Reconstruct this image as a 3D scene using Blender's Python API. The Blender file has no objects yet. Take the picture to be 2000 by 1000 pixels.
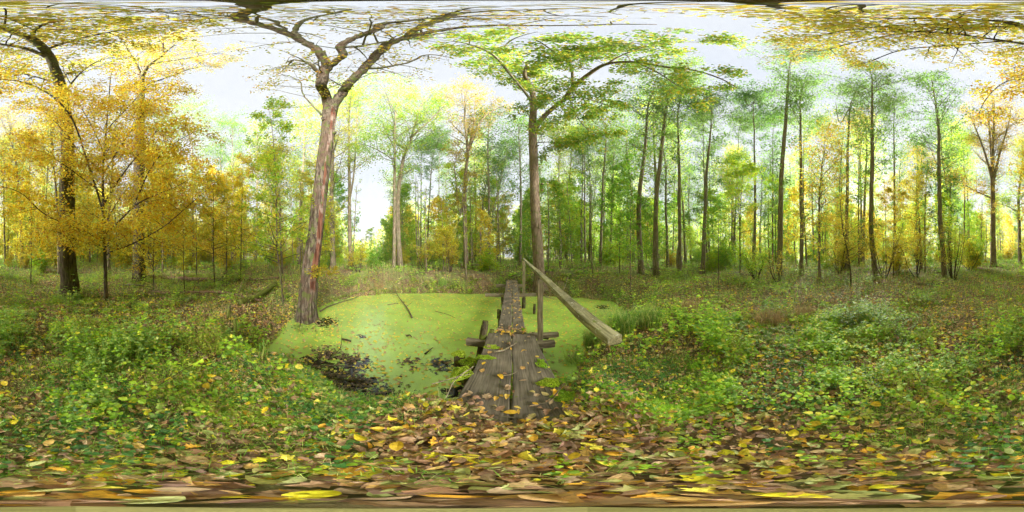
import bpy, math, random
import numpy as np
from math import radians as R, sin, cos, tan, pi

SC = bpy.context.scene
COL = SC.collection
CAMH = 1.3
WATER = -0.60

# ------------------------------------------------------------------ camera
cd = bpy.data.cameras.new("camera"); cam = bpy.data.objects.new("camera", cd); COL.objects.link(cam)
cd.type = 'PANO'; cd.panorama_type = 'EQUIRECTANGULAR'
cd.clip_start = 0.01; cd.clip_end = 1000
cam.location = (0, 0, CAMH); cam.rotation_euler = (R(90), 0, 0)
SC.camera = cam

# ------------------------------------------------------------------ light
SUN_AZ, SUN_EL = 119.7, 20.7
w = bpy.data.worlds.new("World"); SC.world = w; w.use_nodes = True
nt = w.node_tree; nt.nodes.clear()
wo = nt.nodes.new('ShaderNodeOutputWorld'); bg = nt.nodes.new('ShaderNodeBackground')
sky = nt.nodes.new('ShaderNodeTexSky'); sky.sky_type = 'NISHITA'; sky.sun_disc = False
sky.sun_elevation = R(SUN_EL); sky.sun_rotation = R(SUN_AZ); sky.dust_density = 2.0; sky.air_density = 1.5
tc = nt.nodes.new('ShaderNodeTexCoord')
mp = nt.nodes.new('ShaderNodeMapping'); mp.inputs['Scale'].default_value = (1.2, 1.2, 3.2)
nz = nt.nodes.new('ShaderNodeTexNoise'); nz.inputs['Scale'].default_value = 1.6; nz.inputs['Detail'].default_value = 6
cr = nt.nodes.new('ShaderNodeValToRGB')
cr.color_ramp.elements[0].position = 0.32; cr.color_ramp.elements[0].color = (0.80, 0.86, 0.96, 1)
cr.color_ramp.elements[1].position = 0.62; cr.color_ramp.elements[1].color = (0.93, 0.965, 1.0, 1)
sc_ = nt.nodes.new('ShaderNodeVectorMath'); sc_.operation = 'SCALE'; sc_.inputs['Scale'].default_value = 0.70
mx = nt.nodes.new('ShaderNodeMix'); mx.data_type = 'RGBA'; mx.inputs[0].default_value = 0.99
L = nt.links.new
L(tc.outputs['Generated'], mp.inputs[0]); L(mp.outputs[0], nz.inputs['Vector']); L(nz.outputs['Fac'], cr.inputs[0])
L(cr.outputs[0], sc_.inputs[0]); L(sky.outputs[0], mx.inputs[6]); L(sc_.outputs[0], mx.inputs[7])
L(mx.outputs[2], bg.inputs['Color']); bg.inputs['Strength'].default_value = 0.13
L(bg.outputs[0], wo.inputs['Surface'])

sd = bpy.data.lights.new("sun", 'SUN'); sun = bpy.data.objects.new("sun", sd); COL.objects.link(sun)
sd.energy = 4.2; sd.angle = R(26); sd.color = (1.0, 0.97, 0.92)
from mathutils import Vector
sdir = Vector((sin(R(SUN_AZ))*cos(R(SUN_EL)), cos(R(SUN_AZ))*cos(R(SUN_EL)), sin(R(SUN_EL))))
sun.rotation_euler = sdir.to_track_quat('Z', 'Y').to_euler()
vs = SC.view_settings
vs.view_transform = 'Standard'; vs.look = 'None'; vs.gamma = 1.0; vs.exposure = 3.4; vs.use_curve_mapping = False
SC.cycles.max_bounces = 8; SC.cycles.diffuse_bounces = 5; SC.cycles.transmission_bounces = 5
SC.cycles.pixel_filter_width = 1.1; SC.cycles.glossy_bounces = 2; SC.cycles.transparent_max_bounces = 4

rng = np.random.default_rng(7)
random.seed(7)

# ------------------------------------------------------------------ helpers
def P(px, py, d):
    az = R((px-1000)*0.18); el = R((500-py)*0.18)
    return np.array([d*sin(az), d*cos(az), CAMH + d*tan(el)])
def Pz(px, py, z):
    el = R((500-py)*0.18)
    return P(px, py, (z-CAMH)/tan(el))
def XY(px, d):
    az = R((px-1000)*0.18); return d*sin(az), d*cos(az)
def nrm(v):
    v = np.asarray(v, float); n = np.linalg.norm(v, axis=-1, keepdims=True); n[n == 0] = 1
    return v/n
def smooth(a, b, x):
    t = np.clip((x-a)/(b-a), 0, 1); return t*t*(3-2*t)
_lat = np.random.default_rng(3).random((256, 256))
def vnoise(x, y):
    xi = np.floor(x).astype(int); yi = np.floor(y).astype(int); fx = x-xi; fy = y-yi
    fx = fx*fx*(3-2*fx); fy = fy*fy*(3-2*fy)
    a = _lat[xi & 255, yi & 255]; b = _lat[(xi+1) & 255, yi & 255]; c = _lat[xi & 255, (yi+1) & 255]; d = _lat[(xi+1) & 255, (yi+1) & 255]
    return (a*(1-fx)+b*fx)*(1-fy) + (c*(1-fx)+d*fx)*fy
def fbm(x, y, o=4):
    s = 0; a = .5
    for i in range(o):
        s = s + a*vnoise(x*2**i+17*i, y*2**i+31*i); a *= .5
    return s

def tag(o, label=None, cat=None, group=None, kind=None):
    if label: o['label'] = label
    if cat: o['category'] = cat
    if group: o['group'] = group
    if kind: o['kind'] = kind
    return o

class MB:
    """collects geometry; faces grouped by vertex count"""
    def __init__(s): s.V = []; s.n = 0; s.F = []   # F: (array m x k, mat, smooth)
    def add(s, V, F, mat=0, sm=False):
        V = np.asarray(V, float).reshape(-1, 3); F = np.asarray(F, int)
        s.V.append(V); s.F.append((F + s.n, mat, sm)); s.n += len(V)
    def tube(s, pts, rad, k=6, mat=0, cap=True, rough=0.0, ph=0.0, flare=0.0, furrow=0.0, furrow_n=22):
        pts = np.asarray(pts, float); n = len(pts); rad = np.broadcast_to(np.asarray(rad, float), (n,))
        t = np.gradient(pts, axis=0); t = nrm(t)
        m = nrm((pts[-1]-pts[0])[None])[0]
        ref = np.array([1., 0, 0]) if abs(m[0]) < .7 else np.array([0, 1., 0])
        n1 = nrm(np.cross(t, ref)); n2 = np.cross(t, n1)
        a = np.linspace(0, 2*pi, k, endpoint=False) + ph
        rr = np.repeat(rad[:, None], k, 1)
        if rough:
            zz = np.cumsum(np.r_[0, np.linalg.norm(np.diff(pts, axis=0), axis=1)])
            A, Z = np.meshgrid(a, zz)
            q = fbm(A*2.6+40, Z*0.9+ph*9, 3) + .6*vnoise(np.cos(A)*9+50, np.sin(A)*9+Z*1.6+30)
            rr = rr*(1 + rough*(q-.75))
            if furrow:
                w_ = A*furrow_n/(2*pi) + 1.6*(fbm(Z*1.1+7, A*1.3+3, 3)-.5)*2
                rg_ = np.abs((w_ % 1.0)-.5)*2
                rr = rr*(1 + furrow*(smooth(.0, .55, rg_)-.6)*(.5+vnoise(A*5, Z*3.0)))
            if flare:
                rr = rr*(1 + flare*np.exp(-Z/.28)*(.55+.6*np.cos(A*4+ph)+.3*np.cos(A*7+1)))
        V = pts[:, None] + rr[..., None]*(np.cos(a)[None, :, None]*n1[:, None] + np.sin(a)[None, :, None]*n2[:, None])
        i = np.arange(n-1)[:, None]*k; j = np.arange(k)[None]; j2 = (j+1) % k
        F = np.stack([i+j, i+j2, i+k+j2, i+k+j], -1).reshape(-1, 4)
        base = s.n
        s.add(V.reshape(-1, 3), F, mat, True)
        if cap:
            s.F.append((np.arange(k)[None, ::-1] + base, mat, False))
            s.F.append((np.arange(k)[None] + base + (n-1)*k, mat, False))
    def box(s, c, size, rot=None, mat=0, bev=0.0):
        c = np.asarray(c, float); h = np.asarray(size, float)/2
        V = np.array([[x, y, z] for x in (-1, 1) for y in (-1, 1) for z in (-1, 1)])*h
        if rot is not None: V = V @ np.asarray(rot).T
        F = [[0, 1, 3, 2], [4, 6, 7, 5], [0, 4, 5, 1], [2, 3, 7, 6], [0, 2, 6, 4], [1, 5, 7, 3]]
        s.add(V+c, F, mat)
    def inst(s, tmpl, pos, ax, nm, size, mat=0, width=1.0, sm=False):
        """leaf templates: x across, y along ax, z along normal"""
        tV, tFs = tmpl
        pos = np.asarray(pos, float); N = len(pos)
        if N == 0: return
        ax = nrm(ax); nm = nm - (nm*ax).sum(1, keepdims=True)*ax; nm = nrm(nm); sx = np.cross(ax, nm)
        size = np.broadcast_to(np.asarray(size, float), (N,)); width = np.broadcast_to(np.asarray(width, float), (N,))
        V = (tV[None, :, 0, None]*(sx*width[:, None])[:, None] + tV[None, :, 1, None]*ax[:, None] + tV[None, :, 2, None]*nm[:, None])
        V = V*size[:, None, None] + pos[:, None]
        base = s.n; s.V.append(V.reshape(-1, 3)); s.n += N*len(tV)
        off = (np.arange(N)*len(tV) + base)[:, None, None]
        for F in tFs:
            F = np.asarray(F); s.F.append(((F[None]+off).reshape(-1, F.shape[1]), mat, sm))
    def build(s, name, mats, parent=None, loc=(0, 0, 0)):
        me = bpy.data.meshes.new(name)
        V = np.concatenate(s.V) if s.V else np.zeros((0, 3))
        nl = sum(f.size for f, _, _ in s.F); npl = sum(len(f) for f, _, _ in s.F)
        me.vertices.add(len(V)); me.vertices.foreach_set('co', V.astype(np.float32).ravel())
        me.loops.add(nl); me.polygons.add(npl)
        me.loops.foreach_set('vertex_index', np.concatenate([f.ravel() for f, _, _ in s.F]).astype(np.int32))
        cnt = np.concatenate([np.full(len(f), f.shape[1]) for f, _, _ in s.F])
        st = np.r_[0, np.cumsum(cnt)[:-1]]
        me.polygons.foreach_set('loop_start', st.astype(np.int32))
        if not isinstance(mats, (list, tuple)): mats = [mats]
        for m in mats: me.materials.append(m)
        me.polygons.foreach_set('material_index', np.concatenate([np.full(len(f), m) if np.isscalar(m) else m for f, m, _ in s.F]).astype(np.int32))
        me.polygons.foreach_set('use_smooth', np.concatenate([np.full(len(f), q) for f, _, q in s.F]))
        me.update(calc_edges=True)
        o = bpy.data.objects.new(name, me); COL.objects.link(o)
        if parent: o.parent = parent
        o.location = loc
        return o

def empty(name, loc):
    o = bpy.data.objects.new(name, None); COL.objects.link(o); o.location = loc; o.empty_display_size = .2
    return o

# ------------------------------------------------------------------ materials
def newmat(name):
    m = bpy.data.materials.new(name); m.use_nodes = True; m.node_tree.nodes.clear()
    return m, m.node_tree, m.node_tree.nodes, m.node_tree.links.new
def ramp(N, stops, const=False):
    r = N.new('ShaderNodeValToRGB'); e = r.color_ramp.elements
    if const: r.color_ramp.interpolation = 'CONSTANT'
    e[0].position = stops[0][0]; e[0].color = (*stops[0][1], 1)
    e[1].position = stops[1][0]; e[1].color = (*stops[1][1], 1)
    for p, c in stops[2:]:
        q = e.new(p); q.color = (*c, 1)
    return r
def leafmat(name, cols, trans=.5, rough=.55, spots=0.0, gloss=.25):
    """colour picked per leaf from cols, slight mottling, two-sided translucency"""
    m, t, N, K = newmat(name)
    out = N.new('ShaderNodeOutputMaterial'); g = N.new('ShaderNodeNewGeometry')
    n = len(cols); r = ramp(N, [(i/n, c) for i, c in enumerate(cols)], True)
    K(g.outputs['Random Per Island'], r.inputs[0])
    tcn = N.new('ShaderNodeTexCoord'); no = N.new('ShaderNodeTexNoise'); no.inputs['Scale'].default_value = 3.0 if not spots else 45.0
    no.inputs['Detail'].default_value = 3
    K(tcn.outputs['Object'], no.inputs['Vector'])
    hs = N.new('ShaderNodeHueSaturation')
    mr = N.new('ShaderNodeMapRange'); mr.inputs['From Min'].default_value = .3; mr.inputs['From Max'].default_value = .7
    mr.inputs['To Min'].default_value = .72; mr.inputs['To Max'].default_value = 1.22
    K(no.outputs['Fac'], mr.inputs['Value']); K(mr.outputs[0], hs.inputs['Value'])
    oi = N.new('ShaderNodeObjectInfo'); m2 = N.new('ShaderNodeMapRange'); m2.inputs['To Min'].default_value = .485; m2.inputs['To Max'].default_value = .515
    K(oi.outputs['Random'], m2.inputs['Value']); K(m2.outputs[0], hs.inputs['Hue'])
    K(r.outputs[0], hs.inputs['Color'])
    col = hs.outputs[0]
    if spots:
        n2 = N.new('ShaderNodeTexNoise'); n2.inputs['Scale'].default_value = 120; n2.inputs['Detail'].default_value = 2
        K(tcn.outputs['Object'], n2.inputs['Vector'])
        r2 = ramp(N, [(.58, (0, 0, 0)), (.68, (1, 1, 1))]); K(n2.outputs['Fac'], r2.inputs[0])
        mm = N.new('ShaderNodeMath'); mm.operation = 'MULTIPLY'; mm.inputs[1].default_value = spots; K(r2.outputs[0], mm.inputs[0])
        mi = N.new('ShaderNodeMix'); mi.data_type = 'RGBA'; K(mm.outputs[0], mi.inputs[0]); K(col, mi.inputs[6]); mi.inputs[7].default_value = (.16, .085, .04, 1)
        col = mi.outputs[2]
    b = N.new('ShaderNodeBsdfPrincipled'); b.inputs['Roughness'].default_value = rough; b.inputs['Specular IOR Level'].default_value = gloss
    tr = N.new('ShaderNodeBsdfTranslucent'); ms = N.new('ShaderNodeMixShader'); ms.inputs[0].default_value = trans
    K(col, b.inputs['Base Color']); K(col, tr.inputs['Color']); K(b.outputs[0], ms.inputs[1]); K(tr.outputs[0], ms.inputs[2]); K(ms.outputs[0], out.inputs[0])
    return m
def barkmat(name, c0, c1, moss=0.0, mosscol=(.13, .17, .04), sc=22, zs=.16, bump=.6, patch=None):
    m, t, N, K = newmat(name)
    out = N.new('ShaderNodeOutputMaterial'); b = N.new('ShaderNodeBsdfPrincipled'); b.inputs['Roughness'].default_value = .9; b.inputs['Specular IOR Level'].default_value = .15
    tcn = N.new('ShaderNodeTexCoord'); mpn = N.new('ShaderNodeMapping'); mpn.inputs['Scale'].default_value = (1, 1, zs)
    K(tcn.outputs['Object'], mpn.inputs[0])
    no = N.new('ShaderNodeTexNoise'); no.inputs['Scale'].default_value = sc; no.inputs['Detail'].default_value = 6; no.inputs['Roughness'].default_value = .65; no.inputs['Distortion'].default_value = .6
    K(mpn.outputs[0], no.inputs['Vector'])
    mid = tuple((a+q)/2 for a, q in zip(c0, c1))
    r = ramp(N, [(.32, tuple(.45*a for a in c0)), (.46, c0), (.56, mid), (.7, c1)]); K(no.outputs['Fac'], r.inputs[0])
    n2 = N.new('ShaderNodeTexNoise'); n2.inputs['Scale'].default_value = 2.2; n2.inputs['Detail'].default_value = 5; K(tcn.outputs['Object'], n2.inputs['Vector'])
    col = r.outputs[0]
    if patch:
        rp = ramp(N, [(.5, (0, 0, 0)), (.6, (1, 1, 1))]); K(n2.outputs['Fac'], rp.inputs[0])
        mi = N.new('ShaderNodeMix'); mi.data_type = 'RGBA'; mm = N.new('ShaderNodeMath'); mm.operation = 'MULTIPLY'; mm.inputs[1].default_value = .6
        K(rp.outputs[0], mm.inputs[0]); K(mm.outputs[0], mi.inputs[0]); K(col, mi.inputs[6]); mi.inputs[7].default_value = (*patch, 1); col = mi.outputs[2]
    if moss:
        n3 = N.new('ShaderNodeTexNoise'); n3.inputs['Scale'].default_value = 5; n3.inputs['Detail'].default_value = 8; K(tcn.outputs['Object'], n3.inputs['Vector'])
        rp = ramp(N, [(.62-moss*.25, (0, 0, 0)), (.72-moss*.25, (1, 1, 1))]); K(n3.outputs['Fac'], rp.inputs[0])
        mi = N.new('ShaderNodeMix'); mi.data_type = 'RGBA'; mm = N.new('ShaderNodeMath'); mm.operation = 'MULTIPLY'; mm.inputs[1].default_value = .75
        K(rp.outputs[0], mm.inputs[0]); K(mm.outputs[0], mi.inputs[0]); K(col, mi.inputs[6]); mi.inputs[7].default_value = (*mosscol, 1); col = mi.outputs[2]
    K(col, b.inputs['Base Color'])
    bu = N.new('ShaderNodeBump'); bu.inputs['Strength'].default_value = bump; bu.inputs['Distance'].default_value = .03
    K(no.outputs['Fac'], bu.inputs['Height']); K(bu.outputs[0], b.inputs['Normal']); K(b.outputs[0], out.inputs[0])
    return m

M = {}
M['bark'] = barkmat('brown_bark', (.17, .13, .085), (.36, .29, .21), .25, patch=(.17, .16, .10))
M['bark_thin'] = barkmat('thin_bark', (.16, .135, .095), (.32, .28, .20), .35, sc=30, zs=.4, bump=.3)
M['bark_dark'] = barkmat('dark_bark', (.075, .055, .035), (.20, .155, .10), .45, mosscol=(.13, .14, .04), sc=26, zs=.12)
M['bark_grey'] = barkmat('grey_brown_bark', (.085, .06, .045), (.29, .235, .18), .4, sc=17, zs=.22, patch=(.17, .105, .075), bump=1.2)
M['bark_red'] = barkmat('red_bare_wood', (.14, .055, .035), (.34, .15, .10), 0, sc=18, zs=.08, patch=(.38, .32, .27))
M['bark_warm'] = barkmat('warm_bark', (.15, .105, .07), (.40, .30, .215), .2, sc=24, zs=.14, patch=(.24, .19, .13))
M['twig'] = barkmat('twig', (.06, .045, .03), (.13, .10, .07), 0, sc=40, zs=1, bump=.1)
M['gold'] = leafmat('gold_leaves', [(0.926, 0.713, 0.044), (0.94, 0.823, 0.087), (0.902, 0.652, 0.044), (0.94, 0.898, 0.117), (0.81, 0.511, 0.035), (0.718, 0.713, 0.117), (0.926, 0.775, 0.058), (0.579, 0.31, 0.044), (0.867, 0.853, 0.146)])
M['yellow'] = leafmat('yellow_leaves', [(0.679, 0.563, 0.038), (0.718, 0.542, 0.025), (0.566, 0.542, 0.062), (0.453, 0.498, 0.062), (0.718, 0.618, 0.062), (0.642, 0.455, 0.025), (0.331, 0.433, 0.062)])
M['yelgreen'] = leafmat('yellow_green_leaves', [(0.421, 0.627, 0.047), (0.3, 0.552, 0.047), (0.601, 0.665, 0.047), (0.241, 0.477, 0.038), (0.502, 0.652, 0.056), (0.661, 0.602, 0.038)])
M['green'] = leafmat('green_leaves', [(0.213, 0.445, 0.043), (0.263, 0.499, 0.05), (0.164, 0.374, 0.036), (0.344, 0.518, 0.058), (0.23, 0.429, 0.058), (0.443, 0.518, 0.058)])
M['alder'] = leafmat('alder_leaves', [(0.145, 0.281, 0.04), (0.18, 0.322, 0.046), (0.112, 0.235, 0.034), (0.224, 0.336, 0.052), (0.145, 0.269, 0.046)])
M['maple'] = leafmat('maple_leaves', [(0.263, 0.436, 0.043), (0.21, 0.399, 0.043), (0.367, 0.471, 0.054), (0.175, 0.326, 0.032), (0.525, 0.507, 0.054), (0.297, 0.453, 0.054), (0.595, 0.471, 0.043)])
M['orange'] = leafmat('orange_leaves', [(0.573, 0.363, 0.053), (0.651, 0.46, 0.053), (0.454, 0.267, 0.042), (0.592, 0.533, 0.063), (0.355, 0.388, 0.063), (0.691, 0.509, 0.042)])
M['olive'] = leafmat('olive_leaves', [(0.605, 0.581, 0.077), (0.698, 0.608, 0.065), (0.488, 0.555, 0.077), (0.722, 0.502, 0.051), (0.419, 0.502, 0.065), (0.652, 0.396, 0.051), (0.791, 0.687, 0.065)])

# ------------------------------------------------------------------ leaf templates
def T_leaf(w=.56, fold=.12, droop=.0):
    V = np.array([[0, 0, 0], [-w*.45, .3, fold], [-w*.38, .68, fold*.8], [0, 1, -droop], [w*.38, .68, fold*.8], [w*.45, .3, fold]], float)
    return V, [np.array([[0, 3, 2, 1], [0, 5, 4, 3]])]
def T_outline(pts, curl=.15, mid=True):
    """fan leaf from half outline (x,y) list; folded on the midrib, curled"""
    h = np.array(pts, float)
    L_ = [(-x, y) for x, y in h]; R_ = [(x, y) for x, y in h]
    ys = [0] + [y for _, y in h] + [1]
    mids = [(0, 0)] + [(0, y) for _, y in h] + [(0, 1)]
    V = [(x, y, 0) for x, y in mids] + [(x, y, 0) for x, y in L_] + [(x, y, 0) for x, y in R_]
    V = np.array(V, float); n = len(h)
    V[:, 2] = curl*np.abs(V[:, 0])*1.0 - curl*1.1*(V[:, 1]-.5)**2
    q, t = [], []
    l0 = n+2; r0 = l0+n
    t.append([0, 1, l0]); t.append([0, r0, 1])
    for i in range(n-1):
        q.append([i+1, i+2, l0+i+1, l0+i]); q.append([i+1, r0+i, r0+i+1, i+2])
    t.append([n, n+1, l0+n-1]); t.append([n, r0+n-1, n+1])
    return V, [np.array(q), np.array(t)]
LF = T_leaf()
LFW = T_leaf(.8, .1)
beech = [T_outline([(.14, .08), (.26, .25), (.30, .45), (.25, .68), (.13, .87)], c) for c in (.15, .6, -.35, 1.3)]
oak = [T_outline([(.08, .12), (.20, .25), (.12, .34), (.30, .48), (.18, .56), (.32, .72), (.18, .80), (.14, .93)], c) for c in (.2, .7)]
maple = [T_outline([(.10, .06), (.38, .02), (.30, .22), (.56, .42), (.28, .48), (.34, .66), (.14, .70), (.10, .86)], c) for c in (.15, .5)]
narrow = [T_outline([(.07, .1), (.13, .3), (.13, .6), (.06, .88)], c) for c in (.2, .8)]
LITTER_T = beech*2 + oak + maple + narrow

# ------------------------------------------------------------------ ground
OUT_PX = [(520, 700), (545, 668), (575, 632), (600, 616), (650, 597), (700, 583), (760, 575), (860, 574), (960, 577), (1060, 581), (1130, 585),
          (1185, 592), (1203, 606), (1195, 626), (1165, 650), (1135, 680), (1110, 720), (1085, 760), (1040, 785), (960, 790), (900, 793), (850, 787), (760, 795), (700, 785),
          (655, 752), (620, 722), (590, 714), (550, 712)]
POND = []
for px, py in OUT_PX:
    POND.append(XY(px, (CAMH-WATER)/tan(R((py-500)*.18))))
POND = np.array(POND)
def sdf(x, y):
    """signed distance to the pond outline, negative inside"""
    x = np.asarray(x, float); y = np.asarray(y, float); d = np.full(x.shape, 1e9); ins = np.zeros(x.shape, bool)
    for i in range(len(POND)):
        ax, ay = POND[i]; bx, by = POND[(i+1) % len(POND)]
        ex, ey = bx-ax, by-ay; t = np.clip(((x-ax)*ex+(y-ay)*ey)/(ex*ex+ey*ey), 0, 1)
        d = np.minimum(d, np.hypot(x-ax-t*ex, y-ay-t*ey))
        c = ((ay > y) != (by > y)) & (x < (bx-ax)*(y-ay)/((by-ay) if by != ay else 1e-9)+ax)
        ins ^= c
    return np.where(ins, -d, d)
def ground(x, y):
    x = np.asarray(x, float); y = np.asarray(y, float)
    r = np.hypot(x, y); s = sdf(x, y)
    wdt = np.clip(.32*r, .45, 2.0)
    s = s + .22*(fbm(x*2.3+6, y*2.3+1)-.47)*smooth(0, .8, 1.2-np.abs(s))
    t = smooth(-.25, 1, s/wdt)
    hi = .45*smooth(5, 13, r) + smooth(1.2, 4, r)*(.16*(fbm(x*.45+9, y*.45+4)-.47) + .10*(fbm(x*1.7, y*1.7)-.47)) + .9*smooth(12, 40, r)*(fbm(x*.07+3, y*.07)-.5)
    hi = hi + .035*smooth(.6, 2, r)*(fbm(x*6, y*6, 2)-.37)
    lo = WATER-.22
    z = lo + (hi-lo)*t
    dk = smooth(.75, .4, np.abs(x)) * smooth(.2, .6, y)*smooth(1.8, 1.0, y)
    z = z - .08*dk
    mf = y - np.where(x < 0, np.clip(-x-.08, 0, .5)*1.5, np.clip(x-.22, 0, .5)*.9)
    z = z + .115*smooth(.90, .72, mf)*smooth(.85, .6, np.abs(x))*smooth(.2, .6, y)
    return z
def g1(x, y): return float(ground(np.array([x]), np.array([y]))[0])

rr = np.r_[0.0, np.geomspace(.05, 94, 240)]; ns = 420
aa = np.linspace(0, 2*pi, ns, endpoint=False)
RR, AA = np.meshgrid(rr, aa, indexing='ij')
X = RR*np.sin(AA); Y = RR*np.cos(AA); Z = ground(X, Y)
gb = MB(); i = np.arange(len(rr)-1)[:, None]*ns; j = np.arange(ns)[None]; j2 = (j+1) % ns
gb.add(np.stack([X, Y, Z], -1).reshape(-1, 3), np.stack([i+j, i+ns+j, i+ns+j2, i+j2], -1).reshape(-1, 4), 0, True)
m, t, N, K = newmat('forest_soil')
out = N.new('ShaderNodeOutputMaterial'); b = N.new('ShaderNodeBsdfPrincipled'); b.inputs['Roughness'].default_value = .95
tcn = N.new('ShaderNodeTexCoord'); no = N.new('ShaderNodeTexNoise'); no.inputs['Scale'].default_value = 14; no.inputs['Detail'].default_value = 10; no.inputs['Roughness'].default_value = .75
vo = N.new('ShaderNodeTexVoronoi'); vo.inputs['Scale'].default_value = 16; vo.inputs['Randomness'].default_value = 1
K(tcn.outputs['Object'], no.inputs['Vector']); K(tcn.outputs['Object'], vo.inputs['Vector'])
r = ramp(N, [(.33, (.05, .033, .02)), (.46, (.15, .10, .055)), (.58, (.25, .17, .09)), (.72, (.42, .30, .16))]); K(no.outputs['Fac'], r.inputs[0])
n2 = N.new('ShaderNodeTexNoise'); n2.inputs['Scale'].default_value = .8; n2.inputs['Detail'].default_value = 8; n2.inputs['Roughness'].default_value = .7; K(tcn.outputs['Object'], n2.inputs['Vector'])
r2 = ramp(N, [(.45, (0, 0, 0)), (.58, (1, 1, 1))]); K(n2.outputs['Fac'], r2.inputs[0])
n3 = N.new('ShaderNodeTexNoise'); n3.inputs['Scale'].default_value = 30; n3.inputs['Detail'].default_value = 6; K(tcn.outputs['Object'], n3.inputs['Vector'])
r3 = ramp(N, [(.35, (.08, .13, .03)), (.65, (.28, .36, .08))]); K(n3.outputs['Fac'], r3.inputs[0])
mi = N.new('ShaderNodeMix'); mi.data_type = 'RGBA'; mm = N.new('ShaderNodeMath'); mm.operation = 'MULTIPLY'; mm.inputs[1].default_value = .7; K(r2.outputs[0], mm.inputs[0])
K(mm.outputs[0], mi.inputs[0]); K(r.outputs[0], mi.inputs[6]); K(r3.outputs[0], mi.inputs[7]); K(mi.outputs[2], b.inputs['Base Color'])
bu = N.new('ShaderNodeBump'); bu.inputs['Strength'].default_value = .8; bu.inputs['Distance'].default_value = .03; K(no.outputs['Fac'], bu.inputs['Height']); K(bu.outputs[0], b.inputs['Normal'])
K(b.outputs[0], out.inputs[0]); M['soil'] = m
tag(gb.build('ground', M['soil']), kind='structure')

# ------------------------------------------------------------------ pond water with duckweed
m, t, N, K = newmat('duckweed_water')
out = N.new('ShaderNodeOutputMaterial'); tcn = N.new('ShaderNodeTexCoord')
def noise(sc, det=4, rough=.6):
    q = N.new('ShaderNodeTexNoise'); q.inputs['Scale'].default_value = sc; q.inputs['Detail'].default_value = det; q.inputs['Roughness'].default_value = rough
    K(tcn.outputs['Object'], q.inputs['Vector']); return q
na = noise(220, 2); nb = noise(1.4, 5)
ra = ramp(N, [(.3, (.30, .50, .05)), (.5, (.46, .69, .09)), (.72, (.62, .80, .20))]); K(na.outputs['Fac'], ra.inputs[0])
hs = N.new('ShaderNodeHueSaturation'); mr = N.new('ShaderNodeMapRange'); mr.inputs['From Min'].default_value = .3; mr.inputs['From Max'].default_value = .7; mr.inputs['To Min'].default_value = .75; mr.inputs['To Max'].default_value = 1.2
K(nb.outputs['Fac'], mr.inputs[0]); K(mr.outputs[0], hs.inputs['Value']); K(ra.outputs[0], hs.inputs['Color'])
weed = N.new('ShaderNodeBsdfPrincipled'); weed.inputs['Roughness'].default_value = .22; weed.inputs['Specular IOR Level'].default_value = .8
K(hs.outputs[0], weed.inputs['Base Color']); weed.inputs['Coat Weight'].default_value = .7; weed.inputs['Coat Roughness'].default_value = .28; weed.inputs['Coat IOR'].default_value = 1.9
bu = N.new('ShaderNodeBump'); bu.inputs['Strength'].default_value = .35; bu.inputs['Distance'].default_value = .003; K(na.outputs['Fac'], bu.inputs['Height']); K(bu.outputs[0], weed.inputs['Normal'])
wat = N.new('ShaderNodeBsdfPrincipled'); wat.inputs['Base Color'].default_value = (.025, .024, .018, 1); wat.inputs['Roughness'].default_value = .04; wat.inputs['Specular IOR Level'].default_value = .8
holes = []
for px, py, rad in [(692, 711, .34), (860, 712, .24), (720, 745, .16), (640, 695, .22), (705, 658, .13), (748, 788, .42), (690, 765, .45), (655, 735, .45), (615, 712, .3), (890, 765, .16), (635, 628, .45), (1175, 600, .3), (790, 590, .1), (600, 700, .12)]:
    x, y = XY(px, (CAMH-WATER)/tan(R((py-500)*.18))); holes.append((x, y, rad))
acc = None
for x, y, rad in holes:
    dn = N.new('ShaderNodeVectorMath'); dn.operation = 'DISTANCE'; dn.inputs[1].default_value = (x, y, 0); K(tcn.outputs['Object'], dn.inputs[0])
    mr = N.new('ShaderNodeMapRange'); mr.inputs['From Min'].default_value = 0; mr.inputs['From Max'].default_value = rad*1.5; mr.inputs['To Min'].default_value = .34; mr.inputs['To Max'].default_value = 0
    K(dn.outputs['Value'], mr.inputs[0])
    if acc is None: acc = mr.outputs[0]
    else:
        mm = N.new('ShaderNodeMath'); mm.operation = 'MAXIMUM'; K(acc, mm.inputs[0]); K(mr.outputs[0], mm.inputs[1]); acc = mm.outputs[0]
nh = noise(9, 6, .75); ad = N.new('ShaderNodeMath'); ad.operation = 'ADD'; K(nh.outputs['Fac'], ad.inputs[0]); K(acc, ad.inputs[1])
rh = ramp(N, [(.66, (0, 0, 0)), (.69, (1, 1, 1))]); K(ad.outputs[0], rh.inputs[0])
ms = N.new('ShaderNodeMixShader'); K(rh.outputs[0], ms.inputs[0]); K(weed.outputs[0], ms.inputs[1]); K(wat.outputs[0], ms.inputs[2]); K(ms.outputs[0], out.inputs[0])
M['water'] = m
x0, y0 = POND.min(0)-1.0; x1, y1 = POND.max(0)+1.0
wb = MB(); wb.add([[x0, y0, 0], [x1, y0, 0], [x1, y1, 0], [x0, y1, 0]], [[0, 1, 2, 3]])
tag(wb.build('pond_water', M['water'], loc=(0, 0, WATER)), kind='structure')

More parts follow.
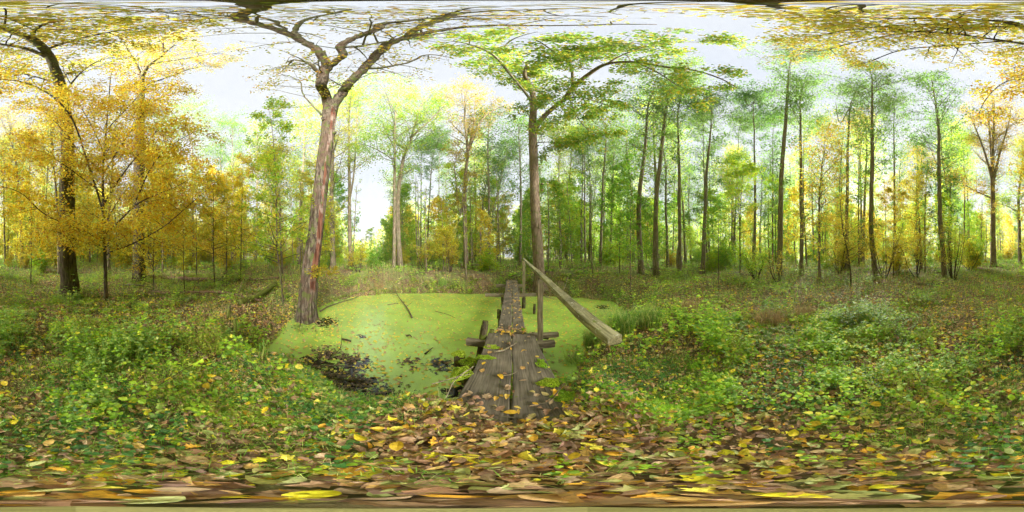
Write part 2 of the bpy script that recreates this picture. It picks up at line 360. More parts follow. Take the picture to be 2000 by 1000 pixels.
# ------------------------------------------------------------------ bridge
def woodmat(name, c0, c1, axis=1, moss=0.0, lich=0.0):
    m, t, N, K = newmat(name)
    out = N.new('ShaderNodeOutputMaterial'); b = N.new('ShaderNodeBsdfPrincipled'); b.inputs['Roughness'].default_value = .85; b.inputs['Specular IOR Level'].default_value = .2
    tcn = N.new('ShaderNodeTexCoord'); mpn = N.new('ShaderNodeMapping'); s = [26, 26, 26]; s[axis] = 1.3; mpn.inputs['Scale'].default_value = s
    K(tcn.outputs['Object'], mpn.inputs[0])
    no = N.new('ShaderNodeTexNoise'); no.inputs['Scale'].default_value = 3; no.inputs['Detail'].default_value = 8; no.inputs['Distortion'].default_value = .4; K(mpn.outputs[0], no.inputs['Vector'])
    r = ramp(N, [(.28, tuple(.62*a for a in c0)), (.42, c0), (.68, c1)]); K(no.outputs['Fac'], r.inputs[0]); col = r.outputs[0]
    n4 = N.new('ShaderNodeTexNoise'); n4.inputs['Scale'].default_value = 4; n4.inputs['Detail'].default_value = 6; K(tcn.outputs['Object'], n4.inputs['Vector'])
    hs = N.new('ShaderNodeHueSaturation'); mr = N.new('ShaderNodeMapRange'); mr.inputs['From Min'].default_value = .3; mr.inputs['From Max'].default_value = .7; mr.inputs['To Min'].default_value = .6; mr.inputs['To Max'].default_value = 1.3
    K(n4.outputs['Fac'], mr.inputs[0]); K(mr.outputs[0], hs.inputs['Value']); K(col, hs.inputs['Color']); col = hs.outputs[0]
    for amt, sc, c in ((moss, 7, (.16, .20, .03)), (lich, 38, (.62, .60, .52))):
        if amt:
            n3 = N.new('ShaderNodeTexNoise'); n3.inputs['Scale'].default_value = sc; n3.inputs['Detail'].default_value = 6; n3.inputs['Roughness'].default_value = .7; K(tcn.outputs['Object'], n3.inputs['Vector'])
            rp = ramp(N, [(.66-amt*.3, (0, 0, 0)), (.72-amt*.3, (1, 1, 1))]); K(n3.outputs['Fac'], rp.inputs[0])
            mi = N.new('ShaderNodeMix'); mi.data_type = 'RGBA'; K(rp.outputs[0], mi.inputs[0]); K(col, mi.inputs[6]); mi.inputs[7].default_value = (*c, 1); col = mi.outputs[2]
    K(col, b.inputs['Base Color']); bu = N.new('ShaderNodeBump'); bu.inputs['Strength'].default_value = .5; bu.inputs['Distance'].default_value = .006
    K(no.outputs['Fac'], bu.inputs['Height']); K(bu.outputs[0], b.inputs['Normal']); K(b.outputs[0], out.inputs[0]); return m
M['plank'] = woodmat('weathered_plank', (.155, .128, .10), (.25, .205, .165), 1, .12)
M['beam'] = woodmat('weathered_beam', (.15, .12, .08), (.33, .27, .19), 0, .15)
M['post'] = woodmat('weathered_post', (.17, .14, .08), (.34, .28, .18), 2, .2)
M['rail'] = woodmat('lichen_rail', (.24, .215, .12), (.42, .375, .23), 1, .25, .26)
M['pile'] = woodmat('wet_pile', (.06, .045, .03), (.15, .12, .07), 2, .45)

def plank(b, x0a, x1a, x0b, x1b, ya, yb, ztop, th, z2=None):
    """a worn board running along y with slightly wavy edges and rounded top edges"""
    n = max(8, int((yb-ya)/.12)); ys = np.linspace(ya, yb, n); t = (ys-ya)/(yb-ya)
    xl = x0a+(x0b-x0a)*t + .006*np.sin(ys*5.1+x0a*40) + .004*rng.normal(size=n); xr = x1a+(x1b-x1a)*t + .006*np.sin(ys*4.3+x1a*70)+.004*rng.normal(size=n)
    zt = ztop + (0 if z2 is None else (z2-ztop)*t) - .004*np.sin(ys*1.7)
    prof = []
    for X_, Z_ in ((xl, zt-th), (xl, zt-.010), (xl+.010, zt), ((xl+xr)/2, zt-.004), (xr-.010, zt), (xr, zt-.010), (xr, zt-th)):
        prof.append(np.stack([X_, ys, Z_], -1))
    V = np.stack(prof, 1); k = 7
    i = np.arange(n-1)[:, None]*k; j = np.arange(k)[None]; j2 = (j+1) % k
    F = np.stack([i+j, i+j2, i+k+j2, i+k+j], -1).reshape(-1, 4)
    b0 = b.n; b.add(V.reshape(-1, 3), F)
    b.F.append((np.arange(k)[None] + b0, 0, False)); b.F.append((np.arange(k)[None, ::-1] + b0 + (n-1)*k, 0, False))
def beam(b, c0, c1, w_, h_, n=10, wob=.004, seed=0):
    """squared timber between two points, roughly hewn; top face centre runs c0 -> c1"""
    c0 = np.array(c0, float); c1 = np.array(c1, float); t = np.linspace(0, 1, n)[:, None]; pts = c0+(c1-c0)*t
    d = nrm((c1-c0)[None])[0]; up = np.array([0, 0, 1.]) if abs(d[2]) < .8 else np.array([0, 1., 0])
    s = nrm(np.cross(d, up)[None])[0]; u = np.cross(s, d)
    rg = np.random.default_rng(seed); c = .12
    prof = [(-.5, -1), (-.5, -c), (-.5+c, 0), (.5-c, 0), (.5, -c), (.5, -1)]
    if abs(d[2]) > .8: prof = [(-.5, -.5), (-.5, .5-c), (-.5+c, .5), (.5-c, .5), (.5, .5-c), (.5, -.5)]
    V = np.stack([pts + s*(a*w_) + u*(q*h_) + wob*rg.normal(size=(n, 1))*s + wob*.7*rg.normal(size=(n, 1))*u for a, q in prof], 1)
    k = len(prof); i = np.arange(n-1)[:, None]*k; j = np.arange(k)[None]; j2 = (j+1) % k
    F = np.stack([i+j, i+j2, i+k+j2, i+k+j], -1).reshape(-1, 4); b0 = b.n; b.add(V.reshape(-1, 3), F)
    b.F.append((np.arange(k)[None, ::-1] + b0, 0, False)); b.F.append((np.arange(k)[None] + b0 + (n-1)*k, 0, False))

br = empty('plank_footbridge', (0, .7, 0)); BO = np.array([0, .7, 0])
tag(br, 'narrow weathered wooden plank footbridge crossing the green duckweed pond, handrail on its right side', 'footbridge')
def bpart(name, mat, fn, label=None, par=br, off=BO):
    b = MB(); fn(b); o = b.build(name, mat, par)
    o.location = -off if par is br else (0, 0, 0)
    if label: o['label'] = label
    return o
bpart('plank', M['plank'], lambda b: plank(b, -.362, -.004, -.366, -.004, .60, 2.54, .002, .05, 0.0), 'wide front plank, left of the centre gap')
bpart('plank', M['plank'], lambda b: plank(b, .004, .375, .004, .350, .58, 2.50, .0, .05, 0.0), 'wide front plank, right of the centre gap')
bpart('plank', M['plank'], lambda b: plank(b, -.237, -.004, -.270, -.004, 2.575, 8.0, -.012, .05, .0))
bpart('plank', M['plank'], lambda b: plank(b, .008, .217, .008, .262, 2.56, 7.9, -.012, .05, .0))
bpart('plank', M['plank'], lambda b: plank(b, -.30, -.01, -.28, -.01, 8.03, 11.6, .01, .045, .12))
bpart('plank', M['plank'], lambda b: plank(b, .0, .28, .0, .27, 8.03, 11.8, .01, .045, .12))
bpart('crossbeam', M['beam'], lambda b: beam(b, (-.67, 2.36, -.054), (.615, 2.31, -.056), .09, .115, seed=1))
bpart('crossbeam', M['beam'], lambda b: beam(b, (-.30, 2.66, -.068), (.76, 2.60, -.066), .09, .08, seed=2))
bpart('crossbeam', M['beam'], lambda b: beam(b, (-.95, 5.75, -.06), (.86, 5.80, -.06), .10, .11, seed=3))
bpart('crossbeam', M['beam'], lambda b: beam(b, (-.75, 7.75, -.056), (.55, 7.80, -.056), .11, .14, seed=4))
bpart('handrail_post', M['post'], lambda b: beam(b, (.42, 2.40, -.75), (.418, 2.40, .975), .076, .07, 14, .0025, 5))
bpart('handrail_post', M['post'], lambda b: beam(b, (.43, 5.87, -.85), (.430, 5.87, 1.155), .10, .08, 14, .0025, 6))
def railfn(b):
    n = 30; t = np.linspace(0, 1, n); ys = .56+(6.0-.56)*t
    xs = .412 + .018*np.sin(t*pi) + .01*t; zs = .905 + .30*t + .012*np.sin(t*pi*2)
    pts = np.stack([xs, ys, zs+.02], -1)
    for a in range(1):
        c = .05; prof = [(-.5, -1), (-.5, -c), (-.5+c, 0), (.5-c, 0), (.5, -c), (.5, -1)]; W_, H_ = .072, .042
        V = np.stack([pts + np.array([q[0]*W_, 0, q[1]*H_]) + .0015*rng.normal(size=(n, 1)) for q in prof], 1); k = 6
        i = np.arange(n-1)[:, None]*k; j = np.arange(k)[None]; j2 = (j+1) % k
        b.add(V.reshape(-1, 3), np.stack([i+j, i+j2, i+k+j2, i+k+j], -1).reshape(-1, 4)[:, ::-1])
        b.F.append((np.arange(k)[None], 0, False)); b.F.append((np.arange(k)[None, ::-1] + (n-1)*k, 0, False))
bpart('handrail', M['rail'], railfn)
def pilefn(p0, p1, r0, sd):
    def f(b):
        t = np.linspace(0, 1, 9)[:, None]; p = np.array(p0)+(np.array(p1)-np.array(p0))*t
        rd = np.full(9, r0)*(1+.04*np.random.default_rng(sd).normal(size=9)); rd[-1] *= .85
        b.tube(p, rd, 12, rough=.18, ph=sd)
    return f
for k_, (p0, p1, r0, lab) in enumerate([((-.52, 2.30, -.8), (-.405, 2.46, .25), .055, 'round leaning pile rising above the beam'), ((-.42, 2.5, -.8), (-.315, 2.54, .06), .04, None),
                                  ((-.30, 5.72, -.8), (-.34, 5.78, -.17), .06, None), ((.40, 5.7, -.85), (.42, 5.72, -.17), .07, None), ((-.30, 4.0, -.9), (-.31, 4.0, -.08), .045, None),
                                  ((.33, 7.6, -.8), (.33, 7.75, -.2), .06, None), ((-.36, 7.6, -.8), (-.36, 7.75, -.2), .06, None)]):
    bpart('pile', M['pile'], pilefn(p0, p1, r0, k_), lab)

M['moss'] = leafmat('moss', [(0.416, 0.597, 0.058), (0.582, 0.758, 0.077), (0.312, 0.483, 0.038), (0.707, 0.826, 0.115)], .2, .9)
def mosspad(name, label, cx, cy, cz, rx, ry, h, n, par=None, seed=0):
    """a cushion of tiny moss shoots"""
    rg = np.random.default_rng(seed); a = rg.random(n)*2*pi; q = np.sqrt(rg.random(n))
    x = rx*q*np.cos(a)*(1+.25*np.sin(a*3+seed)); y = ry*q*np.sin(a)*(1+.2*np.cos(a*4+seed)); z = h*(1-q*q)
    pos = np.stack([x, y, z*rg.uniform(.5, 1, n)], -1)
    ax = nrm(np.stack([rg.normal(size=n)*.7, rg.normal(size=n)*.7, rg.uniform(.4, 1, n)], -1)); nm = nrm(rg.normal(size=(n, 3)))
    b = MB(); b.inst(LF, pos, ax, nm, rg.uniform(.010, .022, n)); o = b.build(name, M['moss'], par); o.location = (cx, cy, cz)
    if par is None: tag(o, label, 'moss')
    return o
mosspad('moss_cushion', 'long moss cushion at the left plank edge beside the fork of dry twigs', -.46, 1.42, -.02, .10, .14, .06, 1800, seed=1)
mosspad('moss_cushion', 'flat moss patch on the left front plank, second from the near end', -.30, 1.78, 0, .10, .045, .02, 900, seed=2)
mosspad('moss_cushion', 'small moss patch on the left front plank nearest the crossbeam', -.26, 2.06, 0, .09, .06, .015, 900, seed=3)
mosspad('moss_cushion', 'thin moss patch on the right front plank, nearest the crossbeam', .30, 1.65, 0, .05, .10, .01, 500, seed=4)
mosspad('moss_cushion', 'moss pad on the right edge of the front plank', .30, 1.28, 0, .09, .07, .03, 1200, seed=5)
mosspad('moss_cushion', 'moss pad sunk in litter at the near right corner of the planks', .35, 1.05, -.01, .08, .10, .03, 1300, seed=6)
mosspad('moss_cushion', 'tiny moss tuft on the far side of the plank joint', .19, 2.68, -.01, .03, .05, .02, 400, seed=7)

# mossy stumps in the water left of the planks
for (x, y, zt, r0, lab, sd) in ((-.62, 1.92, -.10, .075, 'moss capped broken stake, left one of the pair beside the front planks', 3), (-.45, 1.82, -.14, .10, 'thick moss capped stake, right one of the pair beside the front planks', 4)):
    e = empty('old_stake', (x, y, WATER-.1)); tag(e, lab, 'stake')
    b = MB(); n = 8; t = np.linspace(0, 1, n)[:, None]; p = np.array([0, 0, 0])+np.array([-.03, .02, zt-WATER+.1])*t
    b.tube(p, np.linspace(r0*1.05, r0, n), 14, rough=.5, ph=sd); b.build('stake_body', M['pile'], e)
    mo = mosspad('moss_cap', None, -.03, .02, zt-WATER+.09, r0*1.15, r0*1.1, .05, 1400, e, sd)
# free standing piles and a floating log
def lone_pile(px, pyb, htop, r0, label, sd, cat='pile', name='old_pile'):
    x, y = XY(px, (CAMH-WATER)/tan(R((pyb-500)*.18)))
    b = MB(); t = np.linspace(0, 1, 7)[:, None]; b.tube(np.array([0, 0, -.25])+np.array([.02, 0, htop+.25])*t, r0*(1+.05*np.random.default_rng(sd).normal(size=7)), 12, rough=.3, ph=sd)
    o = b.build(name, M['pile']); o.location = (x, y, WATER); tag(o, label, cat)
lone_pile(1043, 613, .34, .045, 'short dark pile standing alone in the duckweed right of the footbridge', 2)
lone_pile(1052, 606, .22, .03, 'thin low pile just behind the short dark pile right of the footbridge', 5)
lone_pile(972, 622, .30, .035, 'slim dark pile close to the left side of the far planks', 8)
b = MB(); b.tube([(0, 0, 0), (.12, -.01, -.03), (.30, -.02, -.08)], [.05, .055, .05], 12, rough=.3); o = b.build('log', M['pile']); o.location = (.33, 2.78, -.16); tag(o, 'dark round log end sticking out beside the near handrail post', 'log')

# ------------------------------------------------------------------ trees
def bez(pts, n):
    """smooth resample through pts (Catmull-Rom)"""
    p = np.asarray(pts, float)
    if len(p) < 3:
        t = np.linspace(0, 1, n)[:, None]; return p[0]+(p[-1]-p[0])*t
    q = np.vstack([2*p[0]-p[1], p, 2*p[-1]-p[-2]]); s = np.linspace(0, len(p)-1-1e-6, n); i = s.astype(int); f = (s-i)[:, None]
    a, b_, c, d = q[i], q[i+1], q[i+2], q[i+3]
    return .5*((2*b_)+(c-a)*f+(2*a-5*b_+4*c-d)*f*f+(3*b_-a-3*c+d)*f**3)

class Leaves:
    def __init__(s): s.p = []; s.a = []
    def add(s, p, a): s.p.append(p); s.a.append(a)
    def put(s, mb, rg, size, flat=.7, tmpl=LF, mat=0):
        if not s.p: return 0
        p = np.concatenate(s.p); a = np.concatenate(s.a); n = len(p)
        ax = nrm(a + .55*rg.normal(size=(n, 3)) + np.array([0, 0, -.25])); nm = rg.normal(size=(n, 3))*(1-flat) + np.array([0, 0, flat])
        mb.inst(tmpl, p, ax, nm, size*rg.uniform(.5, 1.3, n), mat, rg.uniform(.8, 1.15, n)); return n

LM = 1.0
def spray(wood, lv, rg, p0, d, length, r0, nl, spread, k=3, up=.1, droop=.0, nseg=4):
    """a twig with leaves along it"""
    t = np.linspace(0, 1, nseg+1)[:, None]; side = rg.normal(size=3)*.25
    nl = int(nl*LM*(.15, .5, .9, 1.2, 1.7, 1.7)[rg.integers(6)])
    pts = p0 + d*length*t + (side*length*.35)*(t**2) + np.array([0, 0, (up-droop)*length])*t**2
    if r0 > 0: wood.tube(pts, np.linspace(r0, r0*.25, nseg+1), k, cap=False)
    if nl:
        u = rg.uniform(.15, 1.05, nl); i = np.clip((u*nseg).astype(int), 0, nseg-1); f = (u*nseg-i)[:, None]
        p = pts[i]*(1-f)+pts[i+1]*f + rg.normal(size=(nl, 3))*spread*np.array([1, 1, .6]); dd = nrm(d[None]); s = rg.normal(size=(nl, 3)); s[:, 2] *= .3
        lv.add(p, dd + s)
    return pts
def perp(rg, t, el=.3):
    v = rg.normal(size=3); v -= v.dot(t)*t; v /= np.linalg.norm(v); return v

def branchset(wood, lv, rg, pts, rad, n, L1, ntw, L2, nl, spread, f0=.2, f1=1.0, ang=.9, up=.35, kk=4, taper=1.0, r1=None, env=None, flat=0):
    """side branches with leafy twigs along a limb polyline"""
    m_ = len(pts)
    for q in range(n):
        f = f0+(f1-f0)*(q+rg.random())/n; s = f*(m_-1); i = min(int(s), m_-2); g = s-i
        p = pts[i]*(1-g)+pts[i+1]*g; t = nrm((pts[i+1]-pts[i])[None])[0]; rl = rad[i]*(1-g)+rad[i+1]*g
        v = perp(rg, t)
        if flat: v[2] *= (1-flat); v = nrm(v[None])[0]
        d = nrm((t*(1-ang)+v*ang+np.array([0, 0, up]))[None])[0]
        e = env((f-f0)/(f1-f0)) if env else (1-.5*f*taper)
        ln = L1*e*rg.uniform(.6, 1.15)
        ra = min(rl*.55, r1 if r1 else ln*.012+.004)
        ns_ = 6; tt = np.linspace(0, 1, ns_+1)[:, None]; sd_ = perp(rg, d)*.3
        bp = p + d*ln*tt + sd_*ln*.5*tt**2 + rg.normal(size=(ns_+1, 3))*ln*.02*tt + np.array([0, 0, up*.3*ln])*tt**2
        br_ = np.linspace(ra, max(ra*.25, .002), ns_+1)
        wood.tube(bp, br_, kk, cap=False)
        for c in range(ntw):
            fc = rg.uniform(.2, 1.0); s2 = fc*ns_; i2 = min(int(s2), ns_-1); pp = bp[i2]+(bp[i2+1]-bp[i2])*(s2-i2)
            t2 = nrm((bp[i2+1]-bp[i2])[None])[0]; v2 = perp(rg, t2)
            if flat: v2[2] *= (1-flat); v2 = nrm(v2[None])[0]
            d2 = nrm((t2*.5+v2*.8+np.array([0, 0, up*.4]))[None])[0]
            spray(wood, lv, rg, pp, d2, L2*e*rg.uniform(.5, 1.2), max(.0018, ra*.28), nl, spread)

def finish_tree(name, base, wood_trunk, crown_wood, lv, rg, barkm, leafm, leaf, label, cat, group=None, flat=.5, tmpl=LF, trunkmats=None):
    e = empty(name, tuple(base)); tag(e, label, cat, group)
    for V in wood_trunk.V: V -= base
    for V in crown_wood.V: V -= base
    wood_trunk.build('trunk', trunkmats or barkm, e)
    cb = MB(); cb.V = crown_wood.V; cb.F = crown_wood.F; cb.n = crown_wood.n
    if group is None:
        c_ = cb.build('crown', M['bark_thin'] if barkm is not M['bark_dark'] else M['twig'], e)
        fb = MB(); lv.p = [p-base for p in lv.p]; lv.put(fb, rg, leaf, flat, tmpl); fb.build('foliage', leafm, c_)
        return e
    if lv.p: lv.p = [p-base for p in lv.p]
    lv.put(cb, rg, leaf, flat, tmpl, 1)
    cb.build('crown', [M['bark_thin'] if barkm is not M['bark_dark'] else M['twig'], leafm], e)
    return e

LM = 1.7
# ---- the big leaning tree on the pond bank (A)
rg = np.random.default_rng(11)
b0 = P(598, 612, 4.6); b0[2] = g1(b0[0], b0[1]) - .12
tr = [b0, P(601, 590, 4.62), P(607, 520, 4.65), P(617, 450, 4.7), P(628, 350, 4.72), P(638, 270, 4.72), P(645, 215, 4.7)]
tp = bez(tr, 140); trad = np.interp(np.linspace(0, 1, 140), [0, .05, .15, .5, .85, 1], [.42, .31, .255, .215, .19, .21])
tw = MB(); tw.tube(tp, trad, 144, rough=.22, ph=.3, flare=.45, furrow=.055, furrow_n=26)
# reddish bare strip where the bark is gone: picked face by face on the side turned to the water
F0, _, sm_ = tw.F[0]; Vt = tw.V[0]; fc = Vt[F0].mean(1)
idx = np.clip((np.arange(len(F0))//144), 0, 138); ctr = (tp[idx]+tp[idx+1])/2; rel = fc-ctr
azA = np.arctan2(rel[:, 0], -rel[:, 1]); az0 = math.atan2(-tp[0][0], tp[0][1])
dlt = (azA - az0 + pi) % (2*pi) - pi
zz = fc[:, 2]; edge = .35*(fbm(zz*1.3+5, zz*0+2)-.5)
red = (dlt > .12+edge) & (dlt < .78+edge*1.5+.25*np.sin(zz*1.3)) & (zz > .3) & (fbm(zz*3+azA*1.5, azA*3+9) > .36)
tw.F[0] = (F0, np.where(red, 1, 0), sm_)
# knots and burrs
for f_, ang_, rd_ in ((.86, 1.35, .055), (.78, 1.5, .04), (.60, -1.0, .04), (.93, -.9, .05), (.42, -.4, .035)):
    i_ = int(f_*139); c = tp[i_]; dv = np.array([-c[0], -c[1], 0.]); dv /= np.linalg.norm(dv); rv = np.array([-dv[1], dv[0], 0.])
    o_ = dv*cos(ang_) + rv*sin(ang_); q = c + o_*trad[i_]*.8
    tw.tube([q-np.array([0, 0, .09]), q+o_*rd_*.8, q+o_*rd_*2.0+np.array([0, 0, .05])], [rd_*1.5, rd_*1.2, rd_*.55], 12, rough=.4)
limbsA = [
 ([P(643, 222, 4.7), P(637, 190, 4.65), Pz(628, 165, 8.1), Pz(632, 143, 8.8), Pz(640, 130, 9.2)], .16, .135, 24),
 ([Pz(640, 132, 9.1), Pz(628, 108, 9.7), Pz(610, 90, 10.3), Pz(590, 80, 10.7), Pz(545, 60, 11.3), Pz(505, 47, 11.8), Pz(475, 40, 12.1), Pz(465, 32, 12.4), Pz(485, 22, 12.7), Pz(505, 17, 12.9), Pz(502, 6, 13.2), Pz(1490, 8, 13.4), Pz(1520, 18, 13.8)], .11, .018, 12),
 ([Pz(640, 132, 9.1), Pz(658, 118, 9.4), Pz(670, 107, 9.6), Pz(664, 90, 10), Pz(690, 75, 10.5), Pz(725, 62, 10.9), Pz(750, 47, 11.4), Pz(800, 40, 11.8), Pz(850, 35, 12.2), Pz(1000, 30, 12.9), Pz(1180, 33, 13.6)], .10, .02, 12),
 ([Pz(668, 92, 9.95), Pz(700, 90, 10.4), Pz(750, 82, 10.9), Pz(810, 72, 11.5), Pz(900, 62, 12.2)], .06, .015, 8),
 ([Pz(630, 150, 8.7), Pz(612, 130, 9), Pz(600, 122, 9.2), Pz(575, 117, 9.5), Pz(560, 121, 9.8)], .065, .02, 8),
 ([P(645, 222, 4.68), P(655, 200, 4.62), P(668, 182, 4.55), Pz(680, 165, 8.7), Pz(700, 145, 9.4), Pz(725, 120, 10.3), Pz(750, 92, 11.1), Pz(780, 77, 11.7), Pz(825, 65, 12.3), Pz(875, 57, 12.9), Pz(950, 50, 13.5), Pz(1100, 50, 14.1), Pz(1280, 48, 14.6)], .175, .025, 16),
 ([Pz(790, 75, 11.8), Pz(830, 50, 12.4), Pz(865, 37, 12.9), Pz(900, 26, 13.3), Pz(1000, 20, 13.8), Pz(1180, 16, 14.2)], .075, .02, 10),
 ([Pz(712, 133, 9.8), Pz(735, 133, 10.1), Pz(760, 130, 10.4), Pz(800, 121, 10.9), Pz(835, 107, 11.3), Pz(880, 112, 11.7)], .07, .015, 8),
 ([P(628, 225, 4.6), P(605, 200, 4.5), P(590, 180, 4.45), P(585, 158, 4.3), P(550, 145, 4.4)], .035, .01, 6),
 ([Pz(560, 64, 11.2), Pz(540, 45, 11.7), Pz(500, 33, 12.2), Pz(420, 30, 12.6), Pz(330, 26, 13)], .035, .012, 6),
 ([Pz(590, 80, 10.7), Pz(575, 60, 11.2), Pz(590, 42, 11.7), Pz(640, 28, 12.2), Pz(690, 18, 12.6)], .05, .012, 6),
 ([Pz(475, 40, 12.1), Pz(400, 32, 12.4), Pz(320, 24, 12.7), Pz(200, 18, 13), Pz(60, 15, 13.2)], .025, .012, 6),
 ([Pz(1490, 8, 13.4), Pz(1700, 9, 13.7), Pz(1880, 10, 13.9)], .03, .012, 6),
]
cw = MB(); lv = Leaves()
for pts, r0, r1, k in limbsA:
    lp = bez(pts, max(14, len(pts)*4)); wl = np.linspace(0, 1, len(lp)); lr = r0*(1-wl)**.8+r1*(1-(1-wl)**.8)
    lp = lp + rg.normal(size=lp.shape)*.012
    (tw if r0 > .09 else cw).tube(lp, lr, k, cap=True, rough=.12 if r0 > .05 else 0, ph=r0*30)
    branchset(cw, lv, rg, lp, lr, 11 if r0 > .05 else 7, 1.7, 4, .75, 5, .09, .18, 1, .8, .25, 4, r1=.022)
eA = finish_tree('bare_leaning_tree', tp[0].copy(), tw, cw, lv, rg, M['bark_grey'], M['olive'], .085, 'huge leaning nearly bare tree on the left pond bank with a reddish barkless strip', 'tree', trunkmats=[M['bark_grey'], M['bark_red']])

LM = 4.0
# ---- maple at the far end of the bridge (B)
rg = np.random.default_rng(12)
b0 = P(1054, 550, 8.0); b0[2] = g1(b0[0], b0[1])-.1
tp = bez([b0, P(1052, 520, 8), P(1048, 450, 8), P(1045, 400, 8), P(1042, 300, 8), P(1040, 250, 8), P(1042, 200, 7.9), P(1037, 170, 7.6), Pz(1025, 148, 14.2), Pz(1030, 125, 15.2)], 140)
tw = MB(); trad = np.interp(np.linspace(0, 1, 140), [0, .06, .3, .55, .75, 1], [.33, .27, .23, .2, .13, .05]); tw.tube(tp, trad, 96, rough=.15, ph=1.2, flare=.3, furrow=.08, furrow_n=22)
for px_, py_ in ((1057, 360), (1049, 285), (1038, 330), (1057, 372), (1050, 445)):
    c = P(px_, py_, 7.8); tw.tube([c, c+np.array([.09, -.05, .03])], [.06, .03], 8)
limbsB = [
 ([P(1044, 252, 8), P(1056, 235, 7.8), P(1070, 220, 7.6), P(1100, 195, 7), P(1120, 170, 6.3), P(1150, 145, 5.6), P(1185, 125, 4.9), P(1240, 121, 4.6), P(1300, 131, 5.0), P(1350, 136, 5.4), P(1408, 154, 6.0), P(1440, 172, 6.7)], .15, .02, 12),
 ([P(1118, 172, 6.35), P(1117, 135, 5.6), P(1100, 112, 4.6), P(1080, 100, 4.1), P(1045, 77, 3.2)], .075, .015, 8),
 ([P(1105, 118, 4.7), P(1150, 95, 4.0), P(1210, 85, 3.7), P(1290, 88, 4)], .04, .012, 6),
 ([P(1100, 195, 7), P(1130, 190, 6.8), P(1170, 200, 6.8), P(1210, 215, 6.9)], .05, .012, 6),
 ([P(1110, 186, 6.8), P(1125, 225, 6.6), P(1150, 255, 6.6), P(1180, 275, 6.7)], .035, .01, 6),
 ([P(1042, 205, 7.9), P(1000, 150, 6.4), P(960, 105, 4.9), P(910, 85, 4.1), P(860, 78, 4)], .08, .015, 8),
 ([P(1185, 125, 4.9), P(1250, 95, 4.2), P(1330, 82, 4.2), P(1420, 88, 4.8)], .05, .012, 6),
 ([P(1240, 121, 4.6), P(1290, 145, 5), P(1330, 170, 5.6), P(1400, 200, 6.4)], .04, .01, 6),
 ([P(1037, 170, 7.6), P(1010, 130, 6.8), P(985, 100, 5.4), P(1000, 78, 3.9), P(1050, 62, 3)], .06, .012, 6),
 ([P(1040, 280, 8), P(1075, 278, 7.6), P(1110, 290, 7.4)], .03, .01, 6),
]
cw = MB(); lv = Leaves()
for pts, r0, r1, k in limbsB:
    lp = bez(pts, max(14, len(pts)*4)); wl = np.linspace(0, 1, len(lp)); lr = r0*(1-wl)**.8+r1*(1-(1-wl)**.8)
    (tw if r0 > .09 else cw).tube(lp, lr, k, cap=True, rough=.1 if r0 > .05 else 0)
    branchset(cw, lv, rg, lp, lr, 17 if r0 > .1 else 12, 1.7, 5, .8, 8, .14, .15, 1, .85, .05, 4, r1=.02, flat=.5)
branchset(cw, lv, rg, tp, trad, 26, 2.0, 6, .8, 8, .15, .60, 1, .85, .3, 4, r1=.03)
finish_tree('maple_tree', tp[0].copy(), tw, cw, lv, rg, M['bark_warm'], M['maple'], .112, 'large green leaved tree behind the footbridge, one long dark limb arching right', 'tree', flat=.75, tmpl=LFW)

LM = 2.2
# ---- dark trunk (C) on the left with limbs arching over
rg = np.random.default_rng(13)
b0 = P(138, 582, 5.1); b0[2] = g1(b0[0], b0[1])-.1
tp = bez([b0, P(137, 560, 5.1), P(132, 500, 5.1), P(131, 425, 5.1), P(131, 350, 5.1), P(132, 285, 5.1), P(125, 200, 4.9), P(108, 135, 4.3)], 160)
tw = MB(); trad = np.interp(np.linspace(0, 1, 160), [0, .05, .12, .5, .8, 1], [.36, .30, .265, .235, .19, .15]); tw.tube(tp, trad, 140, rough=.2, ph=2.2, flare=.5, furrow=.09, furrow_n=30)
limbsC = [
 ([P(108, 137, 4.33), Pz(98, 112, 12.0), Pz(85, 95, 12.4), Pz(60, 75, 13), Pz(20, 60, 13.6), Pz(1990, 50, 14.1), Pz(1960, 42, 14.3), Pz(1880, 38, 14.6), Pz(1760, 36, 15), Pz(1640, 34, 15.3), Pz(1500, 36, 15.5)], .15, .03, 10),
 ([Pz(100, 116, 11.9), Pz(75, 104, 12.2), Pz(40, 92, 12.5), Pz(0, 86, 12.8), Pz(1920, 74, 13.2), Pz(1840, 64, 13.6), Pz(1740, 62, 13.9), Pz(1620, 66, 14.1)], .10, .02, 8),
 ([Pz(1975, 80, 12.9), Pz(1900, 85, 13.3), Pz(1840, 90, 13.5), Pz(1760, 98, 13.7), Pz(1700, 120, 13.9), Pz(1660, 130, 14)], .055, .012, 6),
 ([Pz(1990, 52, 14.0), Pz(1920, 52, 14.2), Pz(1800, 48, 14.3), Pz(1680, 56, 14.4), Pz(1600, 70, 14.5), Pz(1570, 85, 14.6)], .07, .015, 6),
 ([Pz(88, 98, 12.3), Pz(140, 80, 13), Pz(220, 62, 13.8), Pz(330, 50, 14.5)], .06, .015, 6),
 ([Pz(60, 75, 13), Pz(80, 50, 14), Pz(140, 38, 14.6), Pz(260, 32, 15)], .05, .015, 6),
 ([P(118, 165, 4.6), P(70, 150, 4.6), P(30, 140, 4.8), P(1995, 130, 5.2), P(1960, 140, 5.6)], .05, .012, 6),
 ([P(124, 190, 4.85), P(150, 150, 5), P(190, 120, 5), P(230, 110, 5)], .045, .012, 6),
 ([Pz(1940, 58, 13.7), Pz(1860, 56, 14), Pz(1700, 76, 14.2), Pz(1600, 100, 14.4), Pz(1520, 96, 14.5)], .05, .012, 6),
]
cw = MB(); lv = Leaves()
